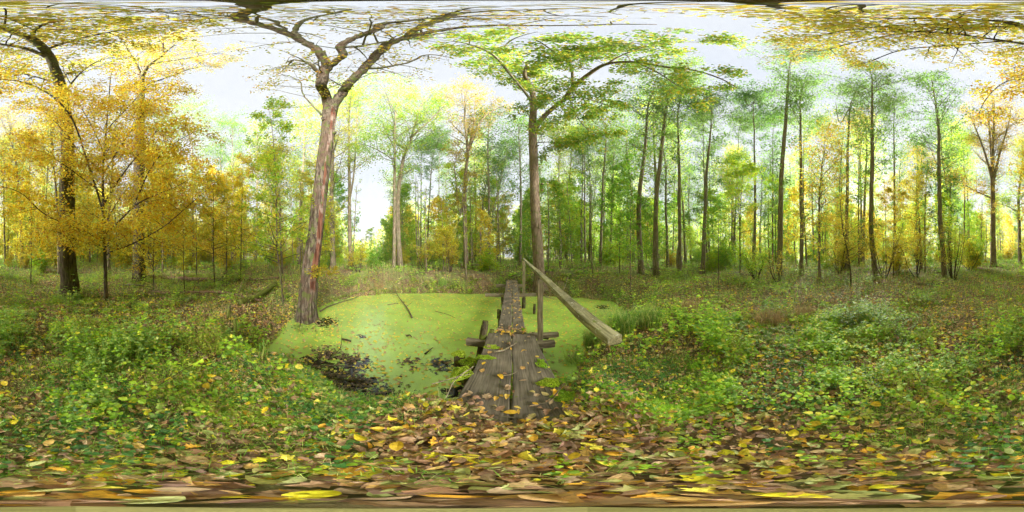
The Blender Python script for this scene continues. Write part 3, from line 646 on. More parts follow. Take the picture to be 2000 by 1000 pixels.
for pts, r0, r1, k in limbsC:
    lp = bez(pts, max(14, len(pts)*4)); wl = np.linspace(0, 1, len(lp)); lr = r0*(1-wl)**.8+r1*(1-(1-wl)**.8)
    (tw if r0 > .09 else cw).tube(lp, lr, k, cap=True, rough=.08 if r0 > .05 else 0)
    branchset(cw, lv, rg, lp, lr, int(8+len(pts)*1.7), 1.9, 5, .85, 9, .13, .15, 1, .85, .05, 4, r1=.018, flat=.5)
finish_tree('dark_oak_tree', tp[0].copy(), tw, cw, lv, rg, M['bark_dark'], M['olive'], .115, 'thick dark trunk at the left behind golden leaves, its limbs arching high over the path', 'tree', flat=.7)

# ---- second dark trunk (D)
rg = np.random.default_rng(14)
b0 = P(272, 556, 7.4); b0[2] = g1(b0[0], b0[1])-.1
tp = bez([b0, P(272, 540, 7.4), P(271, 425, 7.4), P(272, 300, 7.4), P(274, 210, 7.4), P(276, 150, 7.4)], 50)
tw = MB(); trad = np.interp(np.linspace(0, 1, 50), [0, .05, .12, .5, 1], [.42, .35, .31, .26, .17]); tw.tube(tp, trad, 36, rough=.18, ph=3.2, flare=.3)
cw = MB(); lv = Leaves()
for pts, r0, r1, k in [([P(276, 152, 7.4), P(290, 128, 7), P(315, 110, 6.6), P(330, 95, 6.3), P(345, 88, 6)], .13, .02, 8), ([P(276, 152, 7.4), P(262, 120, 7.2), P(250, 100, 6.6), P(240, 80, 5.8)], .12, .02, 8),
                      ([P(318, 108, 6.6), P(318, 80, 5.6), P(312, 66, 4.9)], .06, .015, 6), ([P(275, 170, 7.4), P(330, 150, 7.6), P(390, 130, 7.8), P(430, 130, 8)], .07, .015, 6),
                      ([P(275, 165, 7.4), P(285, 120, 7.9), P(300, 90, 7.8)], .06, .015, 6), ([P(292, 126, 7), P(360, 115, 7), P(420, 105, 7), P(460, 110, 7.2)], .06, .015, 6)]:
    lp = bez(pts, 16); wl = np.linspace(0, 1, len(lp)); lr = r0*(1-wl)+r1*wl
    (tw if r0 > .09 else cw).tube(lp, lr, k, cap=True)
    branchset(cw, lv, rg, lp, lr, 12, 2.4, 6, .9, 8, .16, .15, 1, .85, .15, 4, r1=.02)
finish_tree('tall_oak_tree', tp[0].copy(), tw, cw, lv, rg, M['bark_dark'], M['olive'], .11, 'dark trunk right of the young golden beech, its pale crown fading high above', 'tree', flat=.6)

LM = 2.6
# ---- the young golden beech in front
rg = np.random.default_rng(15)
b0 = P(207, 585, 4.7); b0[2] = g1(b0[0], b0[1])-.05
tp = bez([b0, P(206, 540, 4.7), P(204, 460, 4.7), P(202, 400, 4.7), P(201, 337, 4.7), P(206, 270, 4.6), P(212, 200, 4.4), P(216, 150, 4.1)], 40)
tw = MB(); trad = np.interp(np.linspace(0, 1, 40), [0, .1, .4, 1], [.075, .055, .045, .012]); tw.tube(tp, trad, 14, rough=.06)
cw = MB(); lv = Leaves()
limbsE = [
 ([P(204, 425, 4.7), P(189, 372, 4.5), P(172, 320, 4.2), P(161, 285, 4.0), P(130, 215, 3.3), P(60, 165, 2.9), P(1990, 155, 2.7), P(1955, 165, 2.7), P(1925, 195, 2.8), P(1912, 222, 2.9)], .035, .008),
 ([P(206, 458, 4.7), P(235, 430, 4.3), P(266, 400, 4.1), P(310, 378, 4.0), P(350, 362, 3.9), P(400, 330, 4)], .032, .006),
 ([P(207, 498, 4.7), P(225, 488, 4.5), P(252, 479, 4.3), P(315, 446, 3.9), P(370, 400, 3.8), P(430, 350, 3.8)], .028, .006),
 ([P(203, 470, 4.7), P(178, 458, 4.4), P(150, 446, 4.2), P(87, 418, 3.7), P(42, 378, 3.5), P(1990, 360, 3.6)], .026, .006),
 ([P(203, 480, 4.7), P(175, 477, 4.4), P(140, 465, 4.2), P(105, 451, 4.1), P(60, 445, 4)], .02, .005),
 ([P(202, 400, 4.7), P(240, 340, 4.2), P(280, 290, 3.9), P(310, 250, 3.7)], .028, .006),
 ([P(202, 340, 4.7), P(240, 280, 4.2), P(280, 220, 3.8), P(300, 180, 3.6)], .024, .006),
 ([P(266, 390, 4.1), P(300, 320, 4), P(340, 280, 3.9), P(400, 250, 4)], .022, .006),
 ([P(201, 337, 4.7), P(150, 290, 4.4), P(100, 230, 4), P(60, 200, 3.8)], .024, .006),
 ([P(203, 300, 4.65), P(170, 230, 4.1), P(140, 180, 3.6)], .02, .006),
 ([P(208, 255, 4.5), P(250, 210, 4), P(290, 170, 3.7), P(330, 160, 3.7)], .018, .006),
 ([P(203, 380, 4.7), P(150, 340, 4.2), P(90, 300, 3.9), P(30, 280, 3.8)], .02, .006),
 ([P(203, 440, 4.7), P(240, 380, 5.2), P(290, 330, 5.6), P(340, 310, 5.8)], .022, .006),
]
for pts, r0, r1 in limbsE:
    lp = bez(pts, max(14, len(pts)*4)); wl = np.linspace(0, 1, len(lp)); lr = r0*(1-wl)+r1*wl
    cw.tube(lp, lr, 6, cap=False)
    branchset(cw, lv, rg, lp, lr, int(10+len(pts)*2.0) if len(pts) < 8 else 17, 1.15 if len(pts) < 8 else .9, 8, .5, 8, .10, .15, 1, .85, .02, 4, r1=.008, flat=.65)
branchset(cw, lv, rg, tp, trad, 34, 1.6, 8, .6, 9, .10, .25, 1, .9, .15, 4, r1=.012, flat=.5)
eb = finish_tree('young_beech_tree', tp[0].copy(), tw, cw, lv, rg, M['bark_dark'], M['gold'], .070, 'slender young tree nearest the camera at the left, wrapped in dense golden yellow leaves', 'tree', flat=.72)

LM = 3.6
# ------------------------------------------------------------------ mid-distance trees (traced)
def mid_tree(seed, px, d, dia, trace, htop, kind, label, name=None, fork=None):
    rg = np.random.default_rng(seed); x, y = XY(px, d); gz = g1(x, y)
    pts = [np.array([x, y, gz-.1])] + [P(a, b, d) for a, b in trace]
    zl = pts[-1][2]
    if htop > zl+1:
        dd = pts[-1]-pts[-2] if len(trace) > 1 else np.array([0, 0, 1.]); dd = dd/max(dd[2], .1)
        top = pts[-1] + np.array([dd[0]*.6, dd[1]*.6, 1])*(htop-zl); top[:2] += rg.normal(size=2)*.25
        pts.append((pts[-1]*.5+top*.5)+np.r_[rg.normal(size=2)*.12, 0]); pts.append(top)
    n = 40; tp = bez(pts, n); r0 = dia/2
    tp[:, :2] += (np.cumsum(rg.normal(size=(n, 2))*.012, 0))
    hz = (tp[:, 2]-tp[0, 2])/(tp[-1, 2]-tp[0, 2]); tr_ = r0*(1.0-.88*np.clip(hz, 0, 1)**1.1) + r0*.25*np.exp(-(tp[:, 2]-tp[0, 2])/.35)
    tw = MB(); tw.tube(tp, tr_, 14 if dia < .3 else 20, rough=.12, ph=seed, flare=.15)
    cw = MB(); lv = Leaves(); H = htop
    K_ = dict(alder=(M['alder'], M['bark'], .12), green=(M['green'], M['bark'], .11), lime=(M['yelgreen'], M['bark'], .11), yellow=(M['yellow'], M['bark'], .095), orange=(M['orange'], M['bark_warm'], .11), olive=(M['olive'], M['bark_warm'], .10))[kind]
    extra = []
    if fork:
        for (f, pts2, rr2) in fork:
            i = int(f*(n-1)); q = [tp[i]] + [P(a, b, dd_) for a, b, dd_ in pts2]; lp = bez(q, 18); lr = np.linspace(r0*rr2, .02, 18); tw.tube(lp, lr, 8); extra.append((lp, lr))
    if kind == 'alder':
        branchset(cw, lv, rg, tp, tr_, 50, H*.115, 8, .9, 4, .15, .36, 1, .8, .4, 4, r1=.025, env=lambda f: .6+.55*sin(pi*min(1, f*1.05)**.8)*1.0)
        branchset(cw, lv, rg, tp, tr_, 14, 1.1, 3, .5, 6, .12, .12, .5, .9, .2, 3, r1=.012, env=lambda f: 1)
    elif kind in ('green', 'lime', 'yellow'):
        branchset(cw, lv, rg, tp, tr_, 42, H*.13, 6, 1.0, 8, .19, .30, 1, .8, .35, 4, r1=.035, env=lambda f: .6+.7*sin(pi*f))
        for lp, lr in extra: branchset(cw, lv, rg, lp, lr, 14, H*.09, 5, .9, 8, .18, .3, 1, .8, .3, 4, r1=.03)
    else:
        branchset(cw, lv, rg, tp, tr_, 36, H*.13, 6, .9, 6, .17, .38, 1, .75, .5, 4, r1=.05, env=lambda f: .7+.6*sin(pi*f))
        for lp, lr in extra: branchset(cw, lv, rg, lp, lr, 16, H*.10, 6, .9, 6, .17, .2, 1, .75, .4, 4, r1=.03)
        branchset(cw, lv, rg, tp, tr_, 14, 1.3, 4, .5, 6, .12, .15, .42, .9, .1, 3, r1=.02, env=lambda f: 1)
    finish_tree(name or {'alder': 'alder_tree', 'green': 'green_tree', 'lime': 'lime_tree', 'yellow': 'hornbeam_tree', 'orange': 'oak_tree', 'olive': 'hornbeam_tree'}[kind], tp[0].copy(), tw, cw, lv, rg, K_[1], K_[0], K_[2], label, 'tree', flat=.4)

MID = [
 (649, 11, .40, [(649, 480), (648, 360)], 15, 'yellow', 'straight brown trunk just right of the huge leaning tree', None),
 (684, 12, .30, [(682, 400), (680, 240)], 21, 'lime', 'twin stemmed yellow green tree second to the right of the leaning tree', [(.28, [(692, 330, 12), (697, 240, 12), (700, 190, 11.5)], .55)]),
 (769, 11.5, .26, [(770, 400), (770, 260)], 22, 'lime', 'pale slim trunk, left one of the close pair behind the pond', [(.4, [(750, 300, 11.5), (720, 285, 11.2), (700, 280, 11)], .35)]),
 (782, 12.2, .42, [(778, 400), (788, 312), (804, 270)], 19, 'lime', 'thicker crooked dark trunk, right one of the close pair behind the pond', [(.5, [(770, 270, 12), (775, 220, 11.6)], .6), (.62, [(840, 235, 11.6), (870, 205, 11)], .5)]),
 (910, 12, .34, [(906, 360), (910, 300), (906, 240)], 21, 'orange', 'forked rusty orange leaved tree left of the footbridge', [(.42, [(920, 280, 12), (940, 235, 11.8), (965, 215, 11.6), (990, 205, 11.2)], .7), (.4, [(925, 240, 12.3), (930, 190, 12)], .6), (.2, [(898, 420, 12), (888, 330, 12), (892, 300, 12)], .35)]),
 (936, 15, .20, [(940, 440), (946, 380)], 12, 'lime', 'thin pale stem between the rusty tree and the leaning far stem', None),
 (950, 16, .22, [(962, 420), (976, 360), (984, 320)], 15, 'alder', 'thin far stem leaning right toward the footbridge tree', None),
 (973, 19, .25, [(973, 420)], 15, 'green', 'dark far stem just left of the grassy path beyond the bridge', None),
 (832, 17, .20, [(838, 400), (844, 308)], 17, 'alder', 'slim stem leaning right between the pair of trunks and the rusty tree', None),
 (822, 19, .18, [(822, 400), (822, 308)], 17, 'alder', 'thin upright stem right of the crooked trunk behind the pond', None),
 (858, 20, .17, [(857, 400), (858, 300)], 17, 'alder', 'thin stem left of the rusty orange tree', None),
 (1095, 14, .20, [(1094, 400), (1094, 292)], 15, 'lime', 'slim trunk first to the right of the big footbridge tree', None),
 (1136, 16, .20, [(1137, 400), (1138, 304)], 17, 'alder', 'left stem of the slim pair right of the footbridge tree', None),
 (1143, 15.5, .20, [(1142, 400), (1142, 304)], 17, 'alder', 'right stem of the slim pair right of the footbridge tree', None),
 (1172, 13, .25, [(1177, 380), (1182, 264)], 17, 'green', 'straight trunk with green upper leaves right of the slim pair', None),
 (1252, 9.5, .33, [(1248, 400), (1262, 280), (1264, 224)], 17, 'green', 'mossy trunk bending right, left neighbour of the leaning tall trunk', None),
 (1282, 9, .30, [(1280, 400), (1290, 300), (1300, 200), (1310, 150)], 22, 'alder', 'tall trunk leaning right, its crown reaching the dark overhead limb', None),
 (1304, 12, .22, [(1302, 400), (1300, 312)], 15, 'green', 'slim trunk partly hidden right of the leaning tall trunk', None),
 (1327, 9.5, .24, [(1328, 400), (1327, 220)], 18, 'alder', 'straight mossy trunk with a leaning stub at its foot', [(.0, [(1322, 505, 9.4), (1330, 440, 9.4)], .5)]),
 (1372, 9.5, .26, [(1378, 360), (1388, 220)], 14.5, 'alder', 'trunk with small umbrella crown, middle of the right hand wood', None),
 (1382, 13, .16, [(1378, 400), (1374, 260)], 16, 'alder', 'thin stem just behind the small umbrella crowned trunk', None),
 (1432, 13, .17, [(1436, 400), (1442, 260)], 16, 'alder', 'thin trunk left of the tall umbrella crown alder', None),
 (1447, 12, .14, [(1442, 400)], 9, 'lime', 'thin low sapling stem right beside a thin alder', None),
 (1473, 10, .20, [(1474, 320), (1470, 208)], 16, 'alder', 'slim trunk with umbrella crown left of the tallest alder', [(.72, [(1482, 200, 10), (1492, 185, 10)], .5), (.7, [(1460, 205, 10), (1452, 185, 10)], .5)]),
 (1510, 13, .15, [(1510, 400), (1510, 260)], 16, 'alder', 'thin far stem immediately left of the tallest alder', None),
 (1521, 8.6, .30, [(1524, 360), (1534, 208), (1542, 125)], 23.5, 'alder', 'tallest straight alder with crown against open sky', None),
 (1566, 9.0, .24, [(1562, 400), (1560, 200)], 18, 'alder', 'slender alder right beside the tallest one', None),
 (1576, 13, .14, [(1570, 400), (1572, 272)], 15, 'green', 'thin stem touching the slender alder on its right', None),
 (1600, 7.5, .13, [(1602, 430), (1604, 340), (1614, 260)], 8.0, 'olive', 'young tree with sparse brownish yellow leaves from top to bottom', None),
 (1654, 11, .28, [(1656, 320), (1662, 208)], 20, 'alder', 'ivy green alder in front of the low sun', [(.5, [(1640, 240, 11), (1632, 200, 11)], .35)]),
 (1678, 13, .15, [(1676, 400), (1676, 260)], 15, 'olive', 'thin brown stem just right of the low sun', None),
 (1712, 8.4, .28, [(1702, 440), (1706, 320), (1707, 200)], 20, 'alder', 'tall alder with moss at its foot beside the branching shrub, right of the sun', None),
 (1750, 11.5, .20, [(1746, 400), (1745, 240)], 17, 'alder', 'slim alder standing above yellow shrubs', None),
 (1800, 11, .19, [(1797, 440), (1794, 370)], 9.0, 'olive', 'broken topped stem left of the curving alder', None),
 (1845, 8.6, .28, [(1836, 445), (1832, 370), (1830, 250)], 19, 'alder', 'alder with a curved foot beside brown brushwood', None),
 (1858, 13, .16, [(1854, 415), (1841, 310)], 17, 'alder', 'thin stem leaning left behind the curved foot alder', None),
 (1883, 14, .15, [(1883, 400), (1882, 300)], 14, 'lime', 'thin stem left of the broad orange crowned tree', None),
 (1940, 12.5, .48, [(1938, 400), (1937, 331)], 20, 'orange', 'broad orange crowned tree on the grass at the far right', [(.42, [(1922, 295, 12.3), (1905, 250, 12), (1890, 215, 11.6)], .5), (.40, [(1955, 290, 12.4), (1968, 250, 12), (1975, 210, 11.6)], .5), (.3, [(1900, 370, 12), (1860, 350, 11.8)], .25), (.44, [(1932, 250, 12.8), (1928, 200, 12.6)], .5)]),
 (1992, 16, .40, [(1990, 450), (1989, 385)], 15, 'lime', 'spreading tree with horizontal limbs at the right picture edge', [(.4, [(1960, 400, 16), (1930, 395, 16)], .3), (.45, [(20, 390, 16), (40, 380, 16)], .3)]),
 (44, 13, .26, [(38, 390), (31, 313), (21, 271)], 17, 'olive', 'half bare trunk left of the dark thick trunk', [(.45, [(15, 330, 13), (2, 300, 13)], .4), (.5, [(50, 290, 13), (62, 260, 13)], .4)]),
 (60, 15, .20, [(58, 400), (58, 320)], 15, 'olive', 'slim trunk between the half bare trunk and the dark thick trunk', None),
 (10, 15, .20, [(8, 400), (6, 330)], 14, 'yellow', 'slim trunk at the left picture edge among yellow leaves', None),
 (116, 9, .20, [(113, 420), (108, 320), (104, 280)], 13, 'yellow', 'lighter trunk peeping out just left of the dark thick trunk', None),
 (211, 9.5, .22, [(210, 430)], 12, 'yellow', 'dark trunk hidden right behind the young golden tree', None),
 (377, 15, .22, [(376, 400), (375, 280)], 21, 'green', 'green crowned tree rising above the golden leaves', None),
 (458, 17, .22, [(456, 400), (455, 300)], 20, 'green', 'second green crown above the yellow trees, farther right', None),
 (552, 9, .14, [(552, 450), (548, 380)], 8, 'yellow', 'short dark stem behind the tall yellow green tree by the leaning trunk', None),
]
for i_, (px, d, dia, tr_, h, kind, lab, fk) in enumerate(MID):
    mid_tree(100+i_, px, d, dia, tr_, h, kind, lab, fork=fk)

# ---- leafy young trees at middle distance (full foliage down low)
def young(seed, px, d, dia, trace, htop, leafm, leaf, label, L1=1.3, nb=36, f0=.18, name='young_tree', bark='bark_dark', nl=8, group=None, tw2=5):
    rg = np.random.default_rng(seed); x, y = XY(px, d); gz = g1(x, y)
    pts = [np.array([x, y, gz-.05])] + [P(a, b, d) for a, b in trace]
    if htop > pts[-1][2]+.3: pts.append(np.array([pts[-1][0]+rg.normal()*.1, pts[-1][1]+rg.normal()*.1, htop]))
    tp = bez(pts, 26); hz = np.linspace(0, 1, 26); tr_ = dia/2*(1-.85*hz)
    tw = MB(); tw.tube(tp, tr_, 10, rough=.05); cw = MB(); lv = Leaves()
    branchset(cw, lv, rg, tp, tr_, nb, L1, tw2, .5, nl, .07, f0, 1, .85, .12, 4, r1=.012, flat=.5, env=lambda f: (1.1-.75*f))
    return finish_tree(name, tp[0].copy(), tw, cw, lv, rg, M[bark], M[leafm], leaf, label, 'tree', group, flat=.65)
young(301, 554, 5.2, .07, [(548, 540), (541, 480), (540, 407), (533, 267)], 8.2, 'yelgreen', .075, 'tall yellow green young tree left of the huge leaning trunk', 1.55, 60, .28)
young(302, 361, 4.9, .035, [(358, 500), (357, 440)], 3.6, 'gold', .07, 'thin sapling in the leaf litter left of the mossy log', .8, 22, .3)
young(303, 419, 6.4, .06, [(417, 480), (417, 400)], 4.4, 'yellow', .075, 'small dark stemmed sapling in front of the long pale fallen log', 1.1, 30, .25)
young(304, 442, 8.5, .09, [(443, 450)], 6, 'gold', .08, 'dark stem behind the pale fallen log', 1.4, 36, .2)
young(305, 384, 8.5, .07, [(383, 430)], 6, 'yellow', .08, 'slim stem behind the pale fallen log, farther left', 1.4, 36, .2)
young(306, 1662, 6.6, .075, [(1661, 530), (1655, 490), (1645, 440), (1640, 360)], 6.6, 'orange', .06, 'crooked dark stemmed young tree with thin brownish yellow leaves in front of the sun', 1.2, 30, .25, nl=6)
young(307, 1232, 6.2, .045, [(1231, 450), (1234, 308)], 5.2, 'green', .075, 'pale straight sapling standing alone at the right pond bank', .8, 24, .25, bark='bark_warm')
young(308, 1404, 5.6, .03, [(1403, 480), (1404, 420)], 3.4, 'green', .07, 'hair thin pale sapling in the nettles', .5, 16, .3, bark='bark_warm', nl=5)
young(309, 300, 5.8, .05, [(300, 480)], 4.8, 'gold', .078, 'thin golden sapling between the second dark trunk and the pond', 1.3, 36, .25)
young(310, 60, 7.0, .05, [(62, 450)], 5.0, 'gold', .08, 'golden sapling left of the dark thick trunk', 1.4, 36, .2)
young(311, 470, 7.5, .06, [(472, 420)], 6.2, 'gold', .08, 'gold leaved young tree between two yellow ones left of the pond', 1.5, 40, .22)
young(312, 1375, 11, .07, [(1376, 420)], 6.0, 'yelgreen', .09, 'yellow green young tree at the foot of the umbrella crowned trunk', 1.8, 40, .15)
young(313, 1790, 9.5, .07, [(1791, 420)], 6.4, 'yellow', .08, 'yellow bushy young tree left of the curved foot alder', 1.9, 50, .12)
young(314, 1745, 8.6, .06, [(1746, 420)], 5.2, 'yellow', .075, 'yellow young tree right of the branching shrub', 1.6, 46, .12)
young(315, 1515, 13, .08, [(1515, 420)], 8.0, 'yelgreen', .10, 'lime coloured young tree behind the tallest alder', 2.1, 44, .15)
young(316, 870, 9.6, .05, [(872, 480)], 2.9, 'yellow', .075, 'low yellow leaved bush tree on the far bank left of the bridge', 1.1, 30, .15)
young(317, 1210, 9.0, .06, [(1211, 420)], 6.5, 'green', .09, 'bright green young tree between the right slim pair and the bending mossy trunk', 1.6, 44, .3)
young(318, 610, 9.0, .07, [(608, 430)], 7, 'yellow', .085, 'yellow young tree seen just left of the leaning trunk', 1.7, 44, .15)
young(319, 1445, 8.0, .06, [(1446, 430), (1450, 350)], 6.2, 'yelgreen', .085, 'lime green young tree with drooping top in the nettle bank', 1.4, 40, .25)

LM = 2.5
# multi-stemmed shrubs
def shrub(seed, px, d, n, h, spreadr, leafm, leaf, label, nl=5, nb=8, name='shrub'):
    rg = np.random.default_rng(seed); x, y = XY(px, d); base = np.array([x, y, g1(x, y)-.03]); e = empty(name, tuple(base)); tag(e, label, 'shrub')
    for s in range(n):
        a = rg.random()*2*pi; q = spreadr*rg.uniform(.3, 1); hh = h*rg.uniform(.6, 1.05)
        p = bez([np.array([.08*cos(a), .08*sin(a), 0]), np.array([q*.45*cos(a), q*.45*sin(a), hh*.35]), np.array([q*.7*cos(a+.2), q*.7*sin(a+.2), hh*.7]), np.array([q*cos(a), q*sin(a), hh])], 14)
        rd = np.linspace(rg.uniform(.012, .028), .004, 14); b = MB(); b.tube(p, rd, 6); lv = Leaves(); branchset(b, lv, rg, p, rd, nb, .6*h/3, 4, .35, nl, .06, .25, 1, .75, .2, 3, r1=.006)
        lv.put(b, rg, leaf, .5, LF, 1); b.build('stem', [M['twig'], M[leafm]], e)
shrub(401, 1728, 8.2, 8, 3.4, 1.4, 'yellow', .06, 'branching multi stemmed shrub at the foot of the tall alder, right of the sun')
shrub(402, 1862, 7.8, 12, 2.6, .9, 'olive', .05, 'brown brushwood of many upright stems beside the curved foot alder', 3)
shrub(403, 1790, 8.6, 9, 2.6, 1.2, 'olive', .06, 'thicket of thin stems left of the curved foot alder', 4)
shrub(404, 880, 10, 9, 2.3, 1.2, 'orange', .06, 'reddish yellow shrub on the far bank behind the pond', 4)
shrub(405, 832, 10.5, 8, 2.2, 1.2, 'olive', .06, 'thin yellow brown shrub behind the middle of the pond', 4)
shrub(406, 1480, 7.6, 9, 1.6, 1.3, 'yelgreen', .055, 'leafy low shrub in front of the tallest alder')
shrub(407, 1520, 7.0, 7, 1.3, 1.0, 'olive', .05, 'dead brown tangle at the foot of the tallest alder', 2)
shrub(408, 700, 9.8, 7, 2.0, 1.0, 'yellow', .06, 'yellow shrub at the far left end of the pond')
shrub(409, 1640, 9.4, 8, 2.6, 1.3, 'olive', .06, 'thin leaved shrub left of the crooked young tree')
shrub(410, 1895, 10.6, 8, 2.2, 1.4, 'yelgreen', .07, 'green yellow bush left of the broad orange crowned tree')

# low leafy twig in front of the leaning trunk
rg = np.random.default_rng(77); b = MB(); lv = Leaves()
p = bez([P(585, 585, 4.0), P(600, 545, 4.0), P(615, 528, 3.9), P(650, 522, 3.8)], 12); p[0][2] = g1(p[0][0], p[0][1])-.02
rd = np.linspace(.012, .003, 12); b.tube(p, rd, 6); branchset(b, lv, rg, p, rd, 12, .42, 4, .22, 6, .03, .45, 1, .9, .05, 3, r1=.004, flat=.7)
e = empty('leafy_sapling', tuple(p[0])); tag(e, 'small yellow leaved sapling bending in front of the foot of the leaning trunk', 'sapling')
for V in b.V: V -= p[0]
b.build('stem', M['twig'], e); lb = MB(); lv.p = [q-p[0] for q in lv.p]; lv.put(lb, rg, .055, .8, LF); lb.build('leaves', M['yellow'], e)

LM = 1.8
# ------------------------------------------------------------------ background wood: prototypes and copies
def proto(kind, seed, H, leafm, barkm, leaf, name, label, cat='tree', group=None):
    rg = np.random.default_rng(seed)
    pts = [np.array([0, 0, -.2]), np.array([rg.normal()*.1, rg.normal()*.1, H*.35]), np.array([rg.normal()*.25, rg.normal()*.25, H*.7]), np.array([rg.normal()*.3, rg.normal()*.3, H])]
    tp = bez(pts, 22); hz = np.linspace(0, 1, 22); r0 = H*.0085 if kind == 'tall' else H*.005; tr_ = r0*(1-.85*hz) + r0*.3*np.exp(-hz*30)
    tw = MB(); tw.tube(tp, tr_, 9); cw = MB(); lv = Leaves()
    if kind == 'tall':
        branchset(cw, lv, rg, tp, tr_, 42, H*.11, 6, 1.0, 7, .30, .34, 1, .8, .4, 3, r1=.035, env=lambda f: .6+.7*sin(pi*f))
        branchset(cw, lv, rg, tp, tr_, 12, 1.2, 3, .5, 6, .15, .1, .45, .9, .2, 3, r1=.012, env=lambda f: 1)
    else:
        branchset(cw, lv, rg, tp, tr_, 50, H*.25, 6, .8, 8, .11, .10, 1, .85, .15, 3, r1=.015, flat=.4, env=lambda f: 1.05-.7*f)
    return finish_tree(name, np.zeros(3), tw, cw, lv, rg, M[barkm], M[leafm], leaf, label, cat, group, flat=.5)
def copy_tree(o):
    c = o.copy(); COL.objects.link(c)
    for ch in list(o.children):
        k = ch.copy(); COL.objects.link(k); k.parent = c; k.matrix_parent_inverse = ch.matrix_parent_inverse.copy()
    return c
G1 = 'slim tall trees filling the wood'; G2 = 'golden young trees of the undergrowth'; G3 = 'green young trees of the undergrowth'
TALL = [proto('tall', 501+i, 17+i*1.3, m_, 'bark', .18, 'slim_forest_tree', 'slim tall tree standing back in the wood, thin crown against the sky', group=G1) for i, m_ in enumerate(['alder', 'green', 'alder', 'yelgreen'])]
YTALL = [proto('tall', 551+i, 16+i*1.5, m_, 'bark', .18, 'slim_forest_tree', 'slim tall tree with yellowing crown standing back in the wood', group='slim tall yellowing trees of the wood') for i, m_ in enumerate(['yellow', 'olive'])]
GOLD = [proto('low', 511+i, 6+i*1.1, m_, 'bark_thin', .15, 'golden_young_tree', 'low golden yellow young tree in the undergrowth of the wood', group=G2) for i, m_ in enumerate(['yellow', 'gold', 'yellow'])]
GRN = [proto('low', 521+i, 6+i*1.1, m_, 'bark_thin', .15, 'green_young_tree', 'low green young tree in the undergrowth of the wood', group=G3) for i, m_ in enumerate(['yelgreen', 'green', 'yelgreen'])]
rg = np.random.default_rng(99); taken = []
for (px, d, *_r) in MID: taken.append(XY(px, d))
used = set()
def scatter_trees(n, rmin, rmax, pick, mind, smin=.75, smax=1.25, pw=.7):
    k = tries = 0
    while k < n and tries < n*60:
        tries += 1
        az = rg.uniform(0, 360); d = rmin+(rmax-rmin)*rg.random()**pw; px = (1000+az/.18) % 2000; x, y = XY(px, d)
        if 984 < px < 1012 and d > 8: continue                       # the ride beyond the bridge
        if (px > 1965 or px < 12) and d < 30: continue                 # the path behind
        if 1930 < px < 1990 and d < 24: continue
        if 40 < px < 600 and d < 9.0: continue
        if 668 < px < 757 and rg.random() < (.9 if rmin < 30 else .6): continue
        if float(sdf(np.array([x]), np.array([y]))[0]) < 1.2: continue
        if any((x-a)**2+(y-b)**2 < mind**2 for a, b in taken): continue
        pr = pick(px, d)
        if 1060 < px < 1620 and pick in (pick_low, globals().get('pick_bush')) and rg.random() < .4: k += 1; continue
        if pr is None: continue
        taken.append((x, y)); o = pr if pr.name not in used else copy_tree(pr); used.add(pr.name)
        o.location = (x, y, g1(x, y)); o.rotation_euler = (rg.normal()*.025, rg.normal()*.025, rg.random()*2*pi); s = rg.uniform(smin, smax); o.scale = (s, s, s*rg.uniform(.92, 1.1)); k += 1
        sec = SECT[int(np.searchsorted([q[0] for q in SECT], px))][1] if px < SECT[-1][0] else SECT[0][1]
        dep = 'near' if d < 14 else 'middle' if d < 24 else 'far' if d < 38 else 'farthest'
        what = {'slim_forest_tree': 'slim tall tree', 'golden_young_tree': 'low golden young tree', 'green_young_tree': 'low green young tree', 'thin_sapling': 'pole thin sapling', 'undergrowth_bush': 'leafy bush'}[o.name.split('.')[0]]
        if what == 'slim tall tree' and pr in YTALL: what = 'slim tall yellowing tree'
        o['label'] = '%s %s, %s rows' % (what, sec, dep); o['group'] = '%s %s, %s rows' % (what+('es' if what.endswith('bush') else 's'), sec, dep)
SECT = [(60, 'left of the thick dark trunk'), (200, 'between the thick dark trunk and the golden tree'), (275, 'behind the golden tree'), (420, 'right of the second dark trunk'), (600, 'left of the huge leaning tree'),
        (770, 'between the leaning tree and the close pair'), (910, 'between the close pair and the rusty tree'), (1045, 'between the rusty tree and the footbridge'), (1172, 'right of the footbridge tree'), (1282, 'left of the leaning tall trunk'),
        (1375, 'right of the leaning tall trunk'), (1521, 'left of the tallest alder'), (1660, 'between the tallest alder and the sun'), (1712, 'right beside the sun'), (1840, 'behind the yellow bushes right of the sun'), (1940, 'left of the broad orange tree'), (2001, 'right of the broad orange tree')]
def pick_low(px, d):
    pg = np.interp(px, [0, 550, 700, 800, 1000, 1050, 1550, 1650, 1900, 2000], [.95, .9, .45, .35, .4, .12, .15, .5, .4, .8])
    if 950 < px < 1000: pg = .8
    return GOLD[rg.integers(3)] if rg.random() < pg else GRN[rg.integers(3)]
def pick_tall(px, d):
    if 560 > px > 120 and d < 17: return None
    pg = np.interp(px, [0, 600, 700, 1500, 1900, 2000], [.6, .4, .1, .05, .2, .6])
    return YTALL[rg.integers(2)] if rg.random() < pg else TALL[rg.integers(4)]
scatter_trees(70, 12, 26, pick_tall, 1.6, .7, 1.0)
scatter_trees(130, 26, 62, pick_tall, 1.6, .75, 1.05, .8)
scatter_trees(120, 10.0, 24, pick_low, 1.2, .6, 1.3)
scatter_trees(200, 24, 55, pick_low, 1.3, 1.1, 1.8, .8)
for pr in TALL+YTALL+GOLD+GRN:
    if pr.name not in used:
        for ch in list(pr.children): bpy.data.objects.remove(ch)
        bpy.data.objects.remove(pr)

